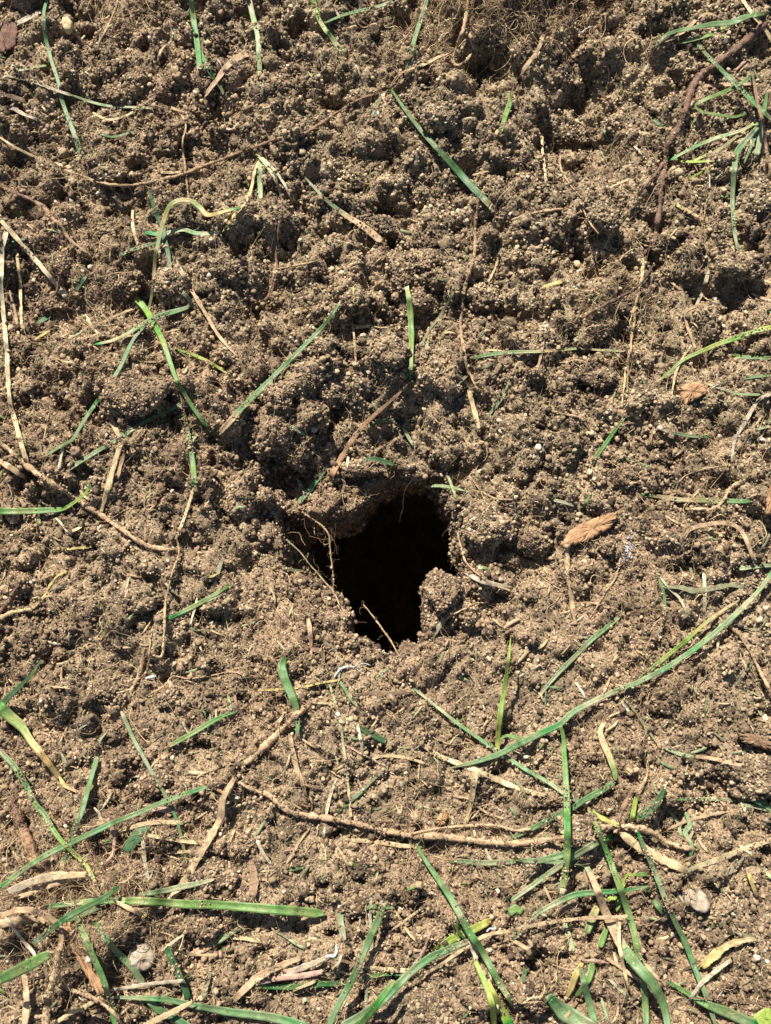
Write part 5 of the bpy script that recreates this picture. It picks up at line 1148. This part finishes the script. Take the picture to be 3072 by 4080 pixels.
slab('white_grain', '21', '588,1018 598,1007 610,1012 609,1023 597,1027', .8, 'wh', 'tiny white grain below the peeled root tip', 'grain', seed=19, dome=.5, m=M_STONE)

# ------------------------------------------------------------------ the traced strands
import re
last = None
def parse(opts):
    o = []
    for m in re.finditer(r'd([\d.]+):([a-z][a-z])|([lcbpt])([\d.,]*)', opts):
        o.append('d%s:%s' % (m[1], m[2]) if m[1] else m[3]+(m[4] or ''))
    return ' '.join(o)
PART = dict(g='leaf', s='straw', r='lateral_root')
GROUP = dict(G='grass leaves and clippings on the soil', S='straws strewn on the soil', R='loose roots on the soil')
for ln in TABLE.strip().split('\n'):
    f = ln.split('|'); k = f[0]
    if k == 'P':
        x, y = map(float, f[4].split(',')); px, py = T(f[1], x, y); q = at(px, py); q = at(px, py, float(samp(H, q[0], q[1])))
        last = empty(f[6], q); tag(last, f[5], f[7]); continue
    if k.islower():
        strand(k, f[1], f[2], f[3], parse(f[4]), f[5], None, parent=last, name=f[6] or PART[k])
    else:
        last = strand(k, f[1], f[2], f[3], parse(f[4]), f[5], f[6], group=GROUP[k])

# hairs and clinging crumbs on the roots
RP = np.concatenate(ROOTPTS); r9 = np.random.default_rng(71)
k = r9.choice(len(RP), 2600, p=RP[:, 3]/RP[:, 3].sum()); fibres('root_hairs', 0, 0, 0, (1, 1), .0015, .009, .00003, .00008, 72, .0006, .55, start=RP[k, :3])
k = r9.choice(len(RP), 5200, p=RP[:, 3]**1.5/(RP[:, 3]**1.5).sum()); off = r9.normal(size=(len(k), 3)); off /= np.linalg.norm(off, axis=1)[:, None]; off[:, 2] = np.abs(off[:, 2])*.8
rd = grain_radius(len(k), r9)*.62; V_, F_ = crumb_arrays(RP[k, :3]+off*(RP[k, 3:]*1.0+rd[:, None]*.2), rd, ICO0, r9, .3)
o = mesh_obj('clinging_crumbs', V_, F_, M_CRUMB, smooth=False, tint=np.repeat(tints(len(k), r9), 12)); o['kind'] = 'stuff'

# soil that has fallen over the leaves and straws, and small heaps that bury a stretch of them
pts = []; r8 = np.random.default_rng(73)
for q in STRPTS:
    n = len(q); sd_ = np.stack([-q[:, 5], q[:, 4]], -1); sd_ /= np.linalg.norm(sd_, axis=1)[:, None]+1e-9
    m = int(n*.30); k = r8.integers(0, n, m); off = r8.normal(0, .9, m)
    pts.append(np.c_[q[k, :3]+np.c_[sd_[k]*(off*q[k, 3])[:, None], np.full(m, .00012)], r8.uniform(.00010, .00026, m)])
    for _ in range(r8.poisson(n/110)):
        c0 = r8.integers(0, n); m = int(r8.integers(14, 46)); k = np.clip(c0+r8.normal(0, 5, m).astype(int), 0, n-1); off = r8.normal(0, 1.0, m)
        pts.append(np.c_[q[k, :3]+np.c_[sd_[k]*(off*q[k, 3])[:, None], np.abs(r8.normal(.0001, .00022, m))], r8.uniform(.00018, .00042, m)])
pts = np.concatenate(pts)
V_, F_ = crumb_arrays(pts[:, :3], pts[:, 3], ICO0, r8, .3)
o = mesh_obj('fallen_crumbs', V_, F_, M_CRUMB, smooth=False, tint=np.repeat(tints(len(pts), r8), 12)); o['kind'] = 'stuff'

# ------------------------------------------------------------------ white lint and mould
def lint(tile, pts, label, w='9,12,8'):
    return strand('R', tile, 'ln', w, 'p0.1 l0.4', pts, label, name='white_lint')
for a, b in (('500,1075 520,1040 545,1015 590,1000 625,1005 660,1010', 'branched white lint on the lower lip of the hole'),):
    o = lint('12', a, b, '12,20,14'); o['category'] = 'lint'
    strand('R', '12', 'ln', '8,12,6', 'p0.1 l0.4', '625,1005 660,990 700,983 740,995', None, parent=o, name='fibre')
    strand('R', '12', 'ln', '6,8,5', 'p0.1 l0.4', '640,1010 665,1030 690,1022', None, parent=o, name='fibre')
for t, a, b in (('13', '440,1225 475,1218 500,1222 518,1190 512,1160 515,1140', 'curly white lint on the pinkish dead leaf pile'), ('13', '1490,1060 1510,1040 1535,1045 1550,1030', 'white lint scrap beside the spotted leaf strip'),
                ('20', '425,240 450,205 470,185 510,172', 'white lint at the edge of the root mat'), ('02', '945,1078 980,1070 1015,1066', 'white lint below the broken root twig'), ('23', '885,315 910,330 930,345', 'white lint below the curving dark blade')):
    o = lint(t, a, b, '14,18,12'); o['category'] = 'lint'
def mould():
    r_ = np.random.default_rng(88); n = 120
    px, py = T('22', 740+r_.normal(0, 24, n)+0, 240+r_.normal(0, 60, n)); px = px - (py-py.mean())*.25
    p = at(px, py); p = at(px, py, samp(TOP, p[:, 0], p[:, 1])+.0002)
    V, F = crumb_arrays(p, r_.uniform(.00010, .00028, n), ICO0, r_)
    m, nt, b, N = mat('white_mould'); b.inputs['Base Color'].default_value = (.42, .42, .43, 1); b.inputs['Roughness'].default_value = .9
    o = mesh_obj('mould_patch', V, F, m, loc=p[0]); tag(o, 'patch of white mould between orange bark chunk and round grey clod', 'mould')
mould()
